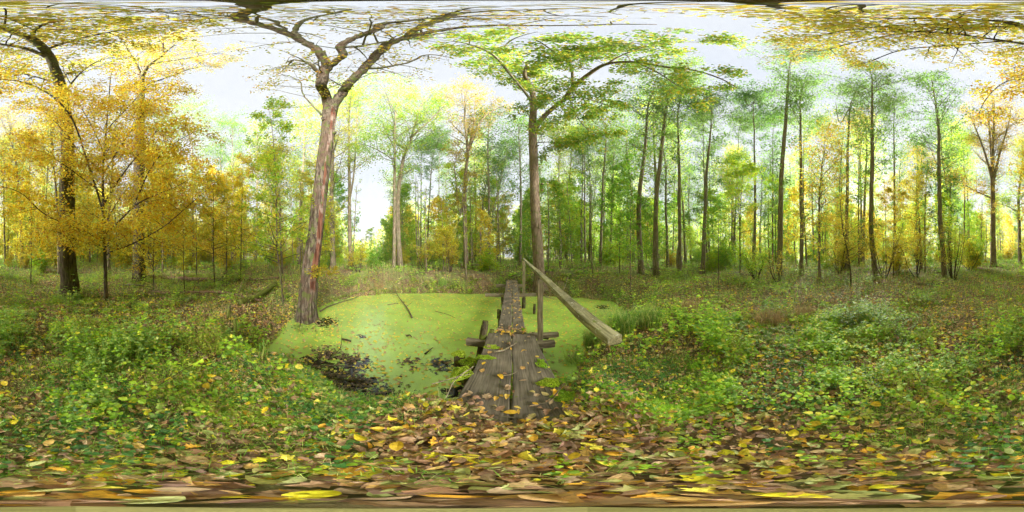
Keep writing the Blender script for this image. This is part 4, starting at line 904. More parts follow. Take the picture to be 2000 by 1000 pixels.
# thin bare poles that stripe the wood
def polegrp():
    b = MB(); b.tube(bez([np.array([0, 0, -.1]), np.array([.08, .03, 3]), np.array([.0, .1, 6.5])], 10), np.linspace(.05, .02, 10), 6)
    lv = Leaves(); b2 = MB(); tp = bez([np.array([0, 0, -.1]), np.array([.08, .03, 3]), np.array([.0, .1, 6.5])], 10)
    rg = np.random.default_rng(5); branchset(b2, lv, rg, tp, np.linspace(.03, .01, 10), 14, .8, 3, .4, 5, .08, .3, 1, .85, .2, 3, r1=.006)
    return finish_tree('thin_sapling', np.zeros(3), b, b2, lv, rg, M['bark'], M['yelgreen'], .09, 'pole thin sapling with a few leaves standing in the wood', 'sapling', 'pole thin saplings in the wood', flat=.5)
POLE = polegrp()
scatter_trees(290, 9, 40, lambda px, d: POLE, .8, .7, 1.25, .9)

def bush_proto(seed, H, leafm, name, label):
    rg = np.random.default_rng(seed); b = MB(); lv = Leaves(); e = empty(name, (0, 0, 0)); tag(e, label, 'shrub')
    for q in range(7):
        a = rg.random()*2*pi; sp = H*.45*rg.uniform(.3, 1); hh = H*rg.uniform(.5, 1.05)
        p = bez([np.array([.1*cos(a), .1*sin(a), -.1]), np.array([sp*.5*cos(a), sp*.5*sin(a), hh*.4]), np.array([sp*cos(a), sp*sin(a), hh])], 10); rd = np.linspace(.02, .005, 10)
        b.tube(p, rd, 5, cap=False); branchset(b, lv, rg, p, rd, 9, H*.28, 4, .35, 7, .09, .08, 1, .85, .1, 3, r1=.006, env=lambda f: 1.1-.4*f)
    b.build('stems', M['bark'], e); fb = MB(); lv.put(fb, rg, .13, .5, LF); fb.build('foliage', M[leafm], e); return e
BUSH = [bush_proto(601+i, h_, m_, 'undergrowth_bush', 'leafy bush of the undergrowth') for i, (h_, m_) in enumerate([(2.2, 'yelgreen'), (2.8, 'green'), (1.8, 'yelgreen'), (2.4, 'yellow')])]
def pick_bush(px, d):
    pg = np.interp(px, [0, 550, 700, 1000, 1550, 1700, 1900, 2000], [.7, .6, .3, .15, .1, .4, .3, .6])
    return BUSH[3] if rg.random() < pg else BUSH[rg.integers(3)]
scatter_trees(80, 9.6, 20, pick_bush, .9, .45, 1.0)
scatter_trees(180, 20, 52, pick_bush, .9, .9, 1.7, .8)

# far-off wood reading as one mass
rg = np.random.default_rng(41); b = MB(); n = 130000
az = rg.random(n)*2*pi; dd = rg.uniform(58, 80, n); hh = 21*rg.random(n)**1.5*(0.55+.7*vnoise(az*9, dd*0+3))*(1-.6*np.exp(-((np.degrees(az)-309)/5.5)**2)); x = dd*np.sin(az); y = dd*np.cos(az); z = ground(x, y)+hh
pxs = (1000+np.degrees(az)/.18) % 2000; keep = ~((pxs > 985) & (pxs < 1003) & (hh < 4))
pos = np.stack([x, y, z], -1)[keep]; n = len(pos)
b.inst(LF, pos, rg.normal(size=(n, 3)), rg.normal(size=(n, 3)), rg.uniform(.35, .7, n), 0)
for q in range(240):
    a = rg.random()*2*pi; d = rg.uniform(58, 78); x, y = d*sin(a), d*cos(a); g = g1(x, y); b.tube([(x, y, g-.2), (x+rg.normal()*.3, y, g+7), (x+rg.normal()*.5, y, g+15)], [.14, .1, .04], 5, 1)
tag(b.build('far_wood', [M['yelgreen'], M['bark']]), 'far-off yellow green wood closing the view all round', 'wood', kind='stuff')

# ------------------------------------------------------------------ forest floor
rg = np.random.default_rng(55)
def polar(n, r0, r1, pw=1.0):
    """points with density falling outward (pw<1 favours the near ring)"""
    r = r0*(r1/r0)**(rg.random(n)**pw); a = rg.random(n)*2*pi; return r*np.sin(a), r*np.cos(a), r, (1000+np.degrees(a)/.18) % 2000
def uni(n, r0, r1):
    r = np.sqrt(r0**2+(r1**2-r0**2)*rg.random(n)); a = rg.random(n)*2*pi; return r*np.sin(a), r*np.cos(a), r, (1000+np.degrees(a)/.18) % 2000
def on_bridge(x, y): return (ground(x, y) < -.012) & (np.abs(x) < np.where(y < 2.55, .37, .28)) & (y > .62) & (y < 11.8)

M['litter'] = leafmat('fallen_leaves', [(0.547, 0.347, 0.167), (0.417, 0.229, 0.116), (0.675, 0.463, 0.217), (0.321, 0.19, 0.108), (0.481, 0.28, 0.167), (0.739, 0.528, 0.316), (0.94, 0.858, 0.048), (0.578, 0.363, 0.217), (0.257, 0.164, 0.1),
     (0.834, 0.544, 0.167), (0.529, 0.51, 0.167), (0.402, 0.445, 0.149), (0.94, 0.544, 0.066), (0.611, 0.429, 0.267), (0.94, 0.825, 0.1), (0.481, 0.296, 0.185), (0.369, 0.223, 0.167), (0.611, 0.661, 0.267), (0.772, 0.495, 0.2), (0.45, 0.315, 0.167)], .12, .6, .5, .3)
M['litter_pond'] = leafmat('floating_leaves', [(0.94, 0.703, 0.078), (0.757, 0.628, 0.156), (0.853, 0.538, 0.156), (0.618, 0.448, 0.234), (0.94, 0.822, 0.195), (0.482, 0.329, 0.195)], .1, .5, .3, .4)
def litter(b, x, y, r, smin, smax, lift=.02, tm=None, tilt=.5):
    n = len(x); z = ground(x, y) + rg.random(n)*lift; tm = tm or LITTER_T; ch = rg.integers(len(tm), size=n)
    a = rg.random(n)*2*pi; ax = np.stack([np.cos(a), np.sin(a), rg.normal(size=n)*tilt*.7], -1); nm = np.stack([rg.normal(size=n)*tilt, rg.normal(size=n)*tilt, np.ones(n)], -1)
    flip = rg.random(n) < .4; nm[flip] *= -1; s = smin+(smax-smin)*rg.random(n)**1.7
    pos = np.stack([x, y, z+.004], -1) - .5*nrm(ax)*s[:, None]
    for k in range(len(tm)):
        q = ch == k; b.inst(tm[k], pos[q], ax[q], nm[q], s[q], 0, rg.uniform(.8, 1.15, q.sum()))
b = MB()
for n, r0, r1, s0, s1, lift in ((900, .05, .5, .05, .09, .03), (40000, .2, 3.5, .008, .03, .05), (8500, .3, 1.8, .022, .074, .045), (24000, 1.8, 4.5, .035, .085, .06), (34000, 4.5, 9, .045, .095, .06), (24000, 9, 18, .06, .12, .04)):
    x, y, r, px = uni(n, r0, r1); s = sdf(x, y)
    k = (s > -.12) & ~on_bridge(x, y)
    path = ((px > 1650) | (px < 120)); bare = fbm(x*.9+40, y*.9) > .34
    k &= path | bare | (r < 4) | (rg.random(len(x)) < .5) | ((px > 480) & (px < 620))
    litter(b, x[k], y[k], r[k], s0, s1, lift)
x, y, r, px = uni(900, .4, 4.5); k = (sdf(x, y) > .2) & ~on_bridge(x, y); ya = MB(); litter(ya, x[k], y[k], r[k], .05, .10, .10, beech+oak[:1], .45)
# extra drift on the slope by the leaning tree
x = rg.normal(-3.4, 1.0, 5000); y = rg.normal(1.2, 1.1, 5000); s = sdf(x, y); k = (s > -.05) & (s < 1.8); litter(b, x[k], y[k], None, .05, .10, .05)
x = rg.uniform(-.55, .6, 1600); y = rg.uniform(.35, 1.15, 1600); k = (rg.random(1600) < smooth(1.25, .6, y)) & ~((np.abs(x) < .30) & (y > .72)); litter(b, x[k], y[k], None, .035, .085, .06)
tag(b.build('leaf_litter', M['litter']), 'brown and yellow fallen leaves covering the forest floor', 'fallen leaves', kind='stuff')

M['bright'] = leafmat('bright_yellow_leaves', [(.92, .66, .05), (.90, .58, .04), (.88, .70, .12), (.85, .50, .05)], .2, .5, .25, .3)
tag(ya.build('yellow_fallen_leaves', M['bright']), 'bright yellow fresh fallen leaves lying on top of the brown litter', 'fallen leaves', kind='stuff')
# leaves on the planks
b = MB(); n = 330; y = np.concatenate([.62+rg.random(90)**1.5*.55, rg.uniform(1.1, 2.4, 22), rg.normal(2.58, .09, 50), rg.uniform(2.7, 11.6, n-162)]); x = rg.uniform(-.34, .34, n)*np.where(y > 2.55, .72, 1)
ch = rg.integers(len(LITTER_T), size=n); a = rg.random(n)*2*pi; ax = np.stack([np.cos(a), np.sin(a), rg.normal(size=n)*.12], -1); nm = np.stack([rg.normal(size=n)*.2, rg.normal(size=n)*.2, np.ones(n)], -1)
s = rg.uniform(.035, .085, n); pos = np.stack([x, y, .014+.012*rg.random(n)+.12*smooth(8, 11.6, y)], -1)-.5*nrm(ax)*s[:, None]
for k in range(len(LITTER_T)):
    q = ch == k; b.inst(LITTER_T[k], pos[q], ax[q], nm[q], s[q])
M['litter_b'] = leafmat('plank_leaves', [(0.94, 0.616, 0.057), (0.726, 0.444, 0.143), (0.581, 0.419, 0.257), (0.907, 0.678, 0.143), (0.436, 0.259, 0.157), (0.799, 0.517, 0.086), (0.605, 0.493, 0.2), (0.508, 0.345, 0.229), (0.94, 0.616, 0.043)], .12, .6, .4, .3)
tag(b.build('plank_litter', M['litter_b']), 'yellow and tan leaves scattered on the bridge planks', 'fallen leaves', kind='stuff')
# floating leaves
b = MB(); n = 13000; x = rg.uniform(POND[:, 0].min(), POND[:, 0].max(), n); y = rg.uniform(POND[:, 1].min(), POND[:, 1].max(), n); s_ = sdf(x, y); r = np.hypot(x, y)
k = (s_ < .05) & (rg.random(n) < .30+.7*fbm(x*1.2+7, y*1.2)*smooth(-2.5, 0, s_) + .3*(r < 4)*0); x = x[k]; y = y[k]; n = len(x); ch = rg.integers(3, size=n)
a = rg.random(n)*2*pi; ax = np.stack([np.cos(a), np.sin(a), rg.normal(size=n)*.03], -1); nm = np.stack([rg.normal(size=n)*.08, rg.normal(size=n)*.08, np.ones(n)], -1); pos = np.stack([x, y, np.full(n, WATER+.008)], -1)
for k in range(3):
    q = ch == k; b.inst(beech[k % 3], pos[q], ax[q], nm[q], rg.uniform(.035, .085, q.sum()))
# dark clots of sunken leaves
for px_, py_, rad, nn in ((800, 708, .16, 40), (680, 700, .18, 60), (640, 690, .3, 130), (700, 745, .16, 60), (600, 640, .5, 60), (745, 780, .35, 90), (860, 708, .14, 25), (650, 745, .3, 160), (1165, 660, .3, 50)):
    cx, cy = XY(px_, (CAMH-WATER)/tan(R((py_-500)*.18))); x = rg.normal(cx, rad*.5, nn); y = rg.normal(cy, rad*.5, nn); a = rg.random(nn)*2*pi
    b.inst(oak[0], np.stack([x, y, np.full(nn, WATER+.006)+rg.random(nn)*.02], -1), np.stack([np.cos(a), np.sin(a), rg.normal(size=nn)*.1], -1), np.stack([rg.normal(size=nn)*.15, rg.normal(size=nn)*.15, np.ones(nn)], -1), rg.uniform(.04, .08, nn), 1)
M['litter_dark'] = leafmat('wet_leaves', [(.10, .06, .04), (.16, .10, .06), (.22, .13, .09), (.07, .05, .03)], .05, .35, .2, .5)
tag(b.build('floating_leaves', [M['litter_pond'], M['litter_dark']]), 'small yellow leaves floating on the duckweed', 'floating leaves', kind='stuff')

# herbs
M['herb'] = leafmat('herb_leaves', [(0.305, 0.582, 0.046), (0.405, 0.7, 0.058), (0.229, 0.448, 0.039), (0.53, 0.816, 0.065), (0.355, 0.622, 0.091), (0.686, 0.894, 0.091), (0.254, 0.486, 0.078), (0.457, 0.737, 0.065), (0.94, 0.894, 0.091)], .35, .5, 0, .35)
M['herb_dark'] = leafmat('ground_ivy', [(0.077, 0.231, 0.053), (0.107, 0.286, 0.068), (0.153, 0.354, 0.075), (0.092, 0.218, 0.075)], .25, .45, 0, .4)
M['grass'] = leafmat('grass_blades', [(0.277, 0.583, 0.068), (0.396, 0.713, 0.085), (0.198, 0.475, 0.051), (0.634, 0.778, 0.153), (0.832, 0.821, 0.271), (0.356, 0.648, 0.085)], .3, .5, 0, .3)
M['sedge'] = leafmat('sedge_blades', [(0.209, 0.419, 0.067), (0.335, 0.565, 0.101), (0.168, 0.335, 0.067), (0.753, 0.712, 0.235), (0.46, 0.586, 0.134)], .3, .45, 0, .4)
M['dry'] = leafmat('dry_grass', [(0.574, 0.426, 0.207), (0.683, 0.512, 0.276), (0.464, 0.313, 0.152), (0.383, 0.27, 0.138), (0.615, 0.398, 0.194)], .3, .7, 0, .2)
def herb_density(x, y, r, px):
    d = fbm(x*.7+11, y*.7+5)*1.6-.35
    left = ((px > 100) & (px < 480))*smooth(1.1, 2.2, r); right = ((px > 1075) & (px < 1760))*smooth(1.3, 2.0, r)
    front = ((px > 440) & (px < 900))*smooth(.7, 1.0, r)*(r < 2.6)
    base = .30 + .50*left + .50*right + .35*front
    path = ((px > 1700) | (px < 100))
    base = np.where((px > 660) & (px < 1100) & (r > 6.5) & (r < 14), .95, base); base = np.where(r < 1.3, .8, base); base = np.where(path, .20+.25*smooth(6, 10, r), base)
    cl = fbm(x*2.1+31, y*2.1+7)
    return np.clip(base*(.15+1.6*smooth(.25, .7, d)*1.0)*(.15+1.5*smooth(.36, .58, cl)), 0, 1)
herbV = T_outline([(.16, .05), (.40, .18), (.36, .36), (.42, .50), (.26, .66), (.20, .82)], -.25)
heart = T_outline([(.28, -.12), (.48, .12), (.44, .45), (.22, .80)], -.2)
b = MB()
def herbs(n, r0, r1, hmin, hmax, leaf0, leaf1, lp, near):
    x, y, r, px = uni(n, r0, r1); s = sdf(x, y); k = (s > .12) & ~on_bridge(x, y) & (np.abs(x) > .0) & (rg.random(n) < herb_density(x, y, r, px)) & ~((np.abs(x) < .40) & (y > .5) & (y < 1.05)); x, y, r = x[k], y[k], r[k]; n = len(x)
    kn = fbm(x*1.6+60, y*1.6+12)+.10*rg.normal(size=n); kd = np.where(kn > .52, 1, np.where(kn < .40, 2, 0)); kd = np.where((((px[k] > 1070) & (px[k] < 1420)) | (px[k] > 1560) & (px[k] < 1640)) & (r < 3.6) & (rg.random(n) < .8), 0, kd)
    z = ground(x, y); h = rg.uniform(hmin, hmax, n)*(.25+2.2*smooth(.35, .75, fbm(x*1.1+2, y*1.1)))*np.where(rg.random(n) < .06, 1.8, 1); lean = rg.normal(size=(n, 2))*.25
    for q in range(lp):
        f = .25+.75*(q//3+1)/math.ceil(lp/3); a = rg.random(n)*.9 + q*2*pi/3 + q*.4
        el = rg.uniform(-.15, .45, n); ax = np.stack([np.cos(a)*np.cos(el), np.sin(a)*np.cos(el), np.sin(el)], -1)
        pos = np.stack([x+lean[:, 0]*h*f, y+lean[:, 1]*h*f, z+h*f], -1) + ax*.01; nm = np.stack([rg.normal(size=n)*.3, rg.normal(size=n)*.3, np.ones(n)], -1)
        sz = rg.uniform(leaf0, leaf1, n)*(1.15-.35*f)*rg.uniform(.7, 1.25, n)
        for kk_ in range(3):
            w_ = kd == kk_
            b.inst([herbV, heart, LFW][kk_] if near else LFW, pos[w_], ax[w_], nm[w_], sz[w_]*(1, .75, .85)[kk_], kk_, (1, 1, .7)[kk_])
    for q in range(1 if near else 0):     # stems
        V = np.stack([np.stack([x-.0015, y, z], -1), np.stack([x+.0015, y, z], -1), np.stack([x+lean[:, 0]*h+.001, y+lean[:, 1]*h, z+h], -1), np.stack([x+lean[:, 0]*h-.001, y+lean[:, 1]*h, z+h], -1)], 1)
        b.add(V.reshape(-1, 3), np.arange(n*4).reshape(-1, 4))
herbs(11000, .3, 1.7, .01, .05, .015, .035, 6, True)
herbs(14000, .75, 2.6, .04, .16, .03, .055, 6, True)
herbs(25000, 1.8, 4.6, .08, .28, .035, .07, 9, True)
herbs(32000, 4.0, 9.0, .10, .36, .05, .085, 9, False)
herbs(30000, 9.0, 24.0, .15, .5, .12, .20, 7, False)
M['herb_dull'] = leafmat('bramble_leaves', [(0.26, 0.44, 0.092), (0.36, 0.54, 0.108), (0.2, 0.36, 0.077), (0.52, 0.6, 0.139), (0.3, 0.48, 0.139)], .3, .45, 0, .4)
M['herb_yel'] = leafmat('yellowing_herbs', [(0.418, 0.529, 0.07), (0.33, 0.483, 0.06), (0.55, 0.552, 0.09), (0.264, 0.414, 0.05), (0.44, 0.345, 0.12), (0.495, 0.575, 0.1)], .4, .55, 0, .3)
tag(b.build('woodland_herbs', [M['herb'], M['herb_dull'], M['herb_yel']]), 'green nettles and brambles spreading over the banks', 'undergrowth', kind='stuff')
# ground ivy near the camera
b = MB(); x, y, r, px = uni(13000, .35, 2.4); d_ = fbm(x*1.9+3, y*1.9+8); k = (sdf(x, y) > .05) & ~on_bridge(x, y) & ((d_ > .43) | ((px > 520) & (px < 740) & (d_ > .40))) & ~((np.abs(x) < .45) & (y > .2) & (y < 1.3)); x, y = x[k], y[k]; n = len(x); a = rg.random(n)*2*pi
b.inst(heart, np.stack([x, y, ground(x, y)+rg.uniform(.015, .06, n)], -1), np.stack([np.cos(a), np.sin(a), rg.normal(size=n)*.15], -1), np.stack([rg.normal(size=n)*.25, rg.normal(size=n)*.25, np.ones(n)], -1), rg.uniform(.015, .036, n))
tag(b.build('ground_ivy', M['herb_dark']), 'small round dark green leaves creeping between the fallen leaves', 'ground ivy', kind='stuff')

# grass
def blades(b, x, y, z, h, wd, lean, mat=0):
    n = len(x); a = rg.random(n)*2*pi; dx = np.cos(a)*lean*h; dy = np.sin(a)*lean*h; px_, py_ = -np.sin(a)*wd, np.cos(a)*wd
    B = [np.stack([x-px_, y-py_, z], -1), np.stack([x+px_, y+py_, z], -1), np.stack([x+dx*.25+px_*.8, y+dy*.25+py_*.8, z+h*.55], -1), np.stack([x+dx*.25-px_*.8, y+dy*.25-py_*.8, z+h*.55], -1),
         np.stack([x+dx*.65+px_*.5, y+dy*.65+py_*.5, z+h*.85], -1), np.stack([x+dx*.65-px_*.5, y+dy*.65-py_*.5, z+h*.85], -1), np.stack([x+dx*1.15, y+dy*1.15, z+h*.84], -1)]
    V = np.stack(B, 1).reshape(-1, 3); o = np.arange(n)[:, None]*7; base = b.n
    b.V.append(V); b.n += len(V)
    b.F.append((np.concatenate([o+[0, 1, 2, 3], o+[3, 2, 4, 5]])+base, mat, False)); b.F.append((o+[5, 4, 6]+base, mat, False))
b = MB()
for n, r0, r1, h0, h1, wd in ((34000, .2, 1.8, .02, .10, .0013), (26000, 1.4, 4.5, .04, .16, .0018), (26000, 4.5, 11, .08, .30, .004), (24000, 11, 30, .15, .45, .016)):
    x, y, r, px = uni(n, r0, r1); dn = fbm(x*1.1+21, y*1.1+2); path = ((px > 1750) | (px < 60)) & (r > 5)
    k = (sdf(x, y) > .1) & ~on_bridge(x, y) & ((dn > .40) | path | (r > 11)) & ~((np.abs(x) < .4) & (y > .3) & (y < 1.2)); x, y = x[k], y[k]; n = len(x); blades(b, x, y, ground(x, y)-.005, rg.uniform(h0, h1, n), wd, rg.uniform(.2, 1.0, n))
tag(b.build('forest_grass', M['grass']), 'thin grass growing between the leaves on the forest floor', 'grass', kind='stuff')

b = MB()
for n, r0, r1, h0, h1, wd in ((1500, .6, 3, .08, .3, .0012), (5000, 2.0, 6, .15, .55, .0022), (9000, 6, 16, .3, .8, .005)):
    x, y, r, px = uni(n, r0, r1); k = (sdf(x, y) > .1) & ~on_bridge(x, y) & (fbm(x*.9+77, y*.9+3) > .44) & ~((px > 1850) | (px < 40)) & ~((np.abs(x) < .45) & (y > 0) & (y < 12)); x, y = x[k], y[k]; n = len(x); blades(b, x, y, ground(x, y)-.005, rg.uniform(h0, h1, n), wd, rg.uniform(.05, .8, n), 0)
tag(b.build('dead_stems', M['dry']), 'thin dry stalks and straw standing among the green herbs', 'dead stems', kind='stuff')
b = MB()
for q in range(260):     # bramble canes with leaves
    r = 1.6+7*rg.random(); a = rg.random()*2*pi; x, y = r*sin(a), r*cos(a); pxx = (1000+math.degrees(a)/.18) % 2000
    if float(sdf(np.array([x]), np.array([y]))[0]) < .5 or pxx > 1800 or pxx < 60 or abs(x) < .6: continue
    a2 = rg.random()*2*pi; L_ = rg.uniform(.4, 1.1); hh_ = rg.uniform(.12, .38); z = g1(x, y); x2, y2 = x+L_*cos(a2), y+L_*sin(a2)
    if abs(x2) < .6 and y2 > 0: continue
    cp = bez([np.array([x, y, z]), np.array([x+.35*L_*cos(a2), y+.35*L_*sin(a2), z+hh_]), np.array([x+.75*L_*cos(a2), y+.75*L_*sin(a2), z+hh_*.8]), np.array([x2, y2, g1(x2, y2)+.05])], 12)
    b.tube(cp, np.linspace(.004, .0015, 12), 4, 0, cap=False)
    m_ = 27; i_ = rg.integers(1, 11, size=m_); aa_ = rg.random(m_)*2*pi; ax = np.stack([np.cos(aa_), np.sin(aa_), rg.normal(size=m_)*.3], -1)
    b.inst(herbV, cp[i_]+ax*.012, ax, np.stack([rg.normal(size=m_)*.35, rg.normal(size=m_)*.35, np.ones(m_)], -1), rg.uniform(.035, .065, m_), 1)
tag(b.build('bramble_canes', [M['twig'], M['herb']]), 'arching leafy bramble canes over the banks', 'brambles', kind='stuff')

def tussock(px, d, n, h, rad, mats, lab, name='sedge_tussock', cat='sedge', lean=(.4, 1.1)):
    x, y = XY(px, d); b = MB(); a = rg.random(n)*2*pi; q = np.sqrt(rg.random(n))*rad; bx = q*np.cos(a); by = q*np.sin(a)
    hh = h*rg.uniform(.5, 1.1, n); ln = rg.uniform(*lean, n)*.8
    blades(b, bx, by, np.zeros(n), hh, .0026 if mats is M['dry'] else .0038, ln)
    o = b.build(name, mats); o.location = (x, y, g1(x, y)-.01); tag(o, lab, cat)
tussock(1215, 2.55, 520, .48, .20, M['sedge'], 'large green sedge tussock right of the near end of the handrail')
tussock(1160, 3.0, 420, .50, .20, M['sedge'], 'sedge tussock at the pond edge behind the near handrail end')
tussock(1268, 2.8, 460, .46, .20, M['sedge'], 'sedge tussock farthest right of the three beside the pond')
tussock(1385, 2.95, 600, .26, .24, M['dry'], 'rust brown dry grass tussock, left one of the pair in the nettle bank', 'dry_grass_tussock', 'dry grass')
tussock(1505, 3.0, 700, .28, .28, M['dry'], 'rust brown dry grass tussock, larger right one of the pair in the nettle bank', 'dry_grass_tussock', 'dry grass')
tussock(1345, 3.7, 420, .28, .22, M['dry'], 'dry grass tussock behind the rust brown pair, nearer the pond', 'dry_grass_tussock', 'dry grass')
tussock(1572, 3.4, 420, .26, .22, M['dry'], 'small dry grass tussock at the right end of the brown patch', 'dry_grass_tussock', 'dry grass')
tussock(590, 3.9, 240, .38, .12, M['sedge'], 'grass tuft hanging over the water at the foot of the leaning tree', 'grass_tussock', 'grass')
tussock(515, 1.75, 40, .38, .05, M['sedge'], 'few tall green blades at the near left pond edge', 'grass_tussock', 'grass', (.1, .5))
tussock(850, 1.72, 90, .26, .10, M['dry'], 'dry pale grass tuft at the near pond edge left of the planks', 'grass_tussock', 'grass')
tussock(1120, 2.5, 160, .40, .14, M['sedge'], 'dark grass tuft right of the front planks', 'grass_tussock', 'grass')
tussock(865, 8.8, 200, .5, .25, M['sedge'], 'grass clump on the far bank left of the bridge', 'grass_tussock', 'grass')
tussock(740, 8.4, 200, .45, .25, M['dry'], 'pale grass clump on the far bank at the left end of the pond', 'grass_tussock', 'grass')
for (px_, a_) in ((930, 8.55), (900, 8.5), (960, 8.6), (820, 8.5), (790, 8.45)):
    pass
# bank vegetation on the far side as hanging dry grass
b = MB(); n = 2500; a = rg.uniform(R((690-1000)*.18), R((1200-1000)*.18), n); r = rg.uniform(5, 11, n); x = r*np.sin(a); y = r*np.cos(a); s = sdf(x, y); k = (s > .0) & (s < .9) & (np.abs(x) > .4); x, y = x[k], y[k]; n = len(x)
blades(b, x, y, ground(x, y)-.01, rg.uniform(.15, .42, n), .0045, rg.uniform(.3, 1.2, n)); tag(b.build('bank_grass', M['dry']), 'dry brown grass fringing the far pond bank', 'grass', kind='stuff')

# ------------------------------------------------------------------ fallen wood and sticks
def stick(name, pts, r0, r1, mat, label, cat, twigs=0, seed=0, k=8, rough=.1):
    pts = [np.array(p, float) for p in pts]; lp = bez(pts, max(8, len(pts)*5)); base = lp[0].copy(); rd = np.linspace(r0, r1, len(lp)); b = MB(); b.tube(lp-base, rd, k, rough=rough, ph=seed)
    rq = np.random.default_rng(seed)
    for q in range(twigs):
        i = rq.integers(2, len(lp)-2); t = nrm((lp[i+1]-lp[i])[None])[0]; v = perp(rq, t); v[2] = abs(v[2]); d = nrm((t*.5+v)[None])[0]; ln = rq.uniform(.15, .5)*np.linalg.norm(lp[-1]-lp[0])*.4
        b.tube(np.array([lp[i], lp[i]+d*ln*.5+rq.normal(size=3)*.02*ln, lp[i]+d*ln])-base, [rd[i]*.6, rd[i]*.4, rd[i]*.15], 5)
    o = b.build(name, mat); o.location = tuple(base); tag(o, label, cat)
def G(px, d, h=0.0):
    x, y = XY(px, d); return np.array([x, y, g1(x, y)+h])
def Wt(px, py, h=0.01):
    x, y = XY(px, (CAMH-WATER)/tan(R((py-500)*.18))); return np.array([x, y, WATER+h])
M['log'] = barkmat('log_bark', (.22, .13, .09), (.42, .29, .20), .15, sc=20, zs=.5)
M['dead'] = barkmat('dead_twig', (.13, .10, .07), (.28, .23, .17), .1, sc=30, zs=1, bump=.2)
M['pale'] = barkmat('pale_dead_wood', (.30, .24, .17), (.52, .45, .34), 0, sc=30, zs=1, bump=.2)
M['moss_log'] = barkmat('mossy_log', (.10, .08, .05), (.22, .18, .10), 1.0, mosscol=(.17, .20, .03), sc=18, zs=.6)
stick('fallen_log', [G(290, 7.9, .22), G(400, 7.3, .18), G(470, 7.2, .12), G(545, 7.6, .16)], .085, .055, M['log'], 'long straight reddish fallen log lying across behind the saplings at the left', 'log', 1, 1, 12)
stick('fallen_log', [G(300, 5.0, .16), G(380, 4.8, .17), G(440, 4.6, .2), G(510, 4.6, .16)], .045, .03, M['log'], 'thin reddish fallen pole in front of the long log', 'log', 2, 2, 10)
stick('mossy_log', [G(465, 4.1, .06), G(500, 4.8, .14), G(538, 6.2, .22)], .10, .08, M['moss_log'], 'moss covered log lying diagonally toward the leaning tree', 'log', 0, 3, 12, .25)
stick('fallen_branch', [G(236, 6.4, .05), G(262, 6.1, .16), G(295, 6.2, .05)], .045, .02, M['dead'], 'curved dead branch between the two dark trunks', 'branch', 3, 4)
stick('fallen_branch', [G(296, 5.6, .04), G(320, 5.3, .12), G(345, 5.3, .05)], .035, .015, M['dead'], 'dead bent branch lying just right of the second dark trunk', 'branch', 3, 5)
b = MB(); x, y = XY(447, 3.2); b.tube([(0, 0, -.1), (.01, 0, .2), (0, .01, .36)], [.05, .042, .038], 10, rough=.3); o = b.build('rotten_stump', M['moss_log']); o.location = (x, y, g1(x, y)); tag(o, 'short rotten upright stump in the leaf litter left of the pond', 'stump')
stick('rotten_pole', [G(470, 2.3, .03), G(462, 2.6, .12), G(458, 2.9, .25)], .035, .03, M['moss_log'], 'mossy rotten pole leaning near the left pond corner', 'pole', 0, 7, 8, .3)
stick('dead_branch', [Wt(805, 622, .03), Wt(795, 603, .04), Wt(778, 583, .10), Wt(768, 570, .3)], .022, .012, M['dead'], 'bent dark stick reaching into the duckweed from the far bank', 'branch', 2, 8)
stick('dead_branch', [Wt(850, 608), Wt(875, 615), Wt(890, 622)], .010, .005, M['dead'], 'thin dark stick floating on the duckweed left of the bridge', 'branch', 1, 9)
stick('dead_branch', [Wt(757, 596), Wt(768, 594), Wt(778, 593)], .018, .01, M['dead'], 'small floating twig right of the bent stick in mid pond', 'branch', 1, 10)
stick('dead_branch', [Wt(668, 664, .02), Wt(678, 667, .04), Wt(686, 668, .02)], .03, .02, M['pile'], 'dark wood chunk floating left of mid pond', 'branch', 0, 11)
stick('dead_branch', [Wt(830, 692, .01), Wt(838, 687, .03), Wt(845, 683, .05)], .018, .010, M['pile'], 'dark stick end poking from the duckweed near the bridge', 'branch', 0, 12)
stick('dead_branch', [Wt(794, 657, .01), Wt(800, 658, .05), Wt(804, 659, .01)], .022, .012, M['pile'], 'small dark chunk floating in the middle of the pond', 'branch', 0, 13)
stick('dead_branch', [G(555, 2.15, .05), G(600, 2.2, .1), Wt(640, 718, .05), Wt(690, 716, .02)], .022, .010, M['dead'], 'dead branch lying from the mud bank onto the water', 'branch', 4, 14)
stick('dead_branch', [Wt(630, 740, .08), Wt(660, 745, .06), Wt(712, 748, .04)], .025, .012, M['pile'], 'wet dark branch half sunk in the muddy corner', 'branch', 4, 15)
stick('dead_branch', [G(590, 1.9, .06), Wt(640, 770, .10), Wt(662, 790, .10)], .018, .012, M['pale'], 'pale broken stick on the mud at the near left bank', 'branch', 1, 16)
stick('dead_branch', [G(560, 2.5, .03), G(600, 2.35, .1), G(640, 2.0, .1), G(668, 1.75, .05)], .014, .008, M['dead'], 'long thin twig arching over the muddy corner of the pond', 'branch', 5, 17)
stick('dead_branch', [Wt(640, 705, .02), Wt(664, 690, .12), Wt(668, 676, .3)], .012, .004, M['pile'], 'thin upright twig standing in the muddy corner', 'branch', 3, 18)
stick('mossy_log', [G(648, 6.6, .02), Wt(690, 578, .12), Wt(730, 573, .15), G(762, 8.3, .02)], .075, .05, M['moss_log'], 'mossy rotten log at the far left edge of the water', 'log', 3, 19, 10, .3)
stick('fallen_branch', [G(625, 5.2, .25), G(650, 6.0, .18), G(700, 7.3, .10)], .03, .015, M['dead'], 'dead branch lying right of the leaning trunk toward the far bank', 'branch', 4, 20)
stick('dry_stick', [(-.21, 1.91, .02), (-.10, 1.95, .03), (.0, 2.08, .03), (.055, 2.15, .03)], .014, .008, M['pale'], 'crooked pale stick lying across the gap of the front planks', 'stick', 1, 21)
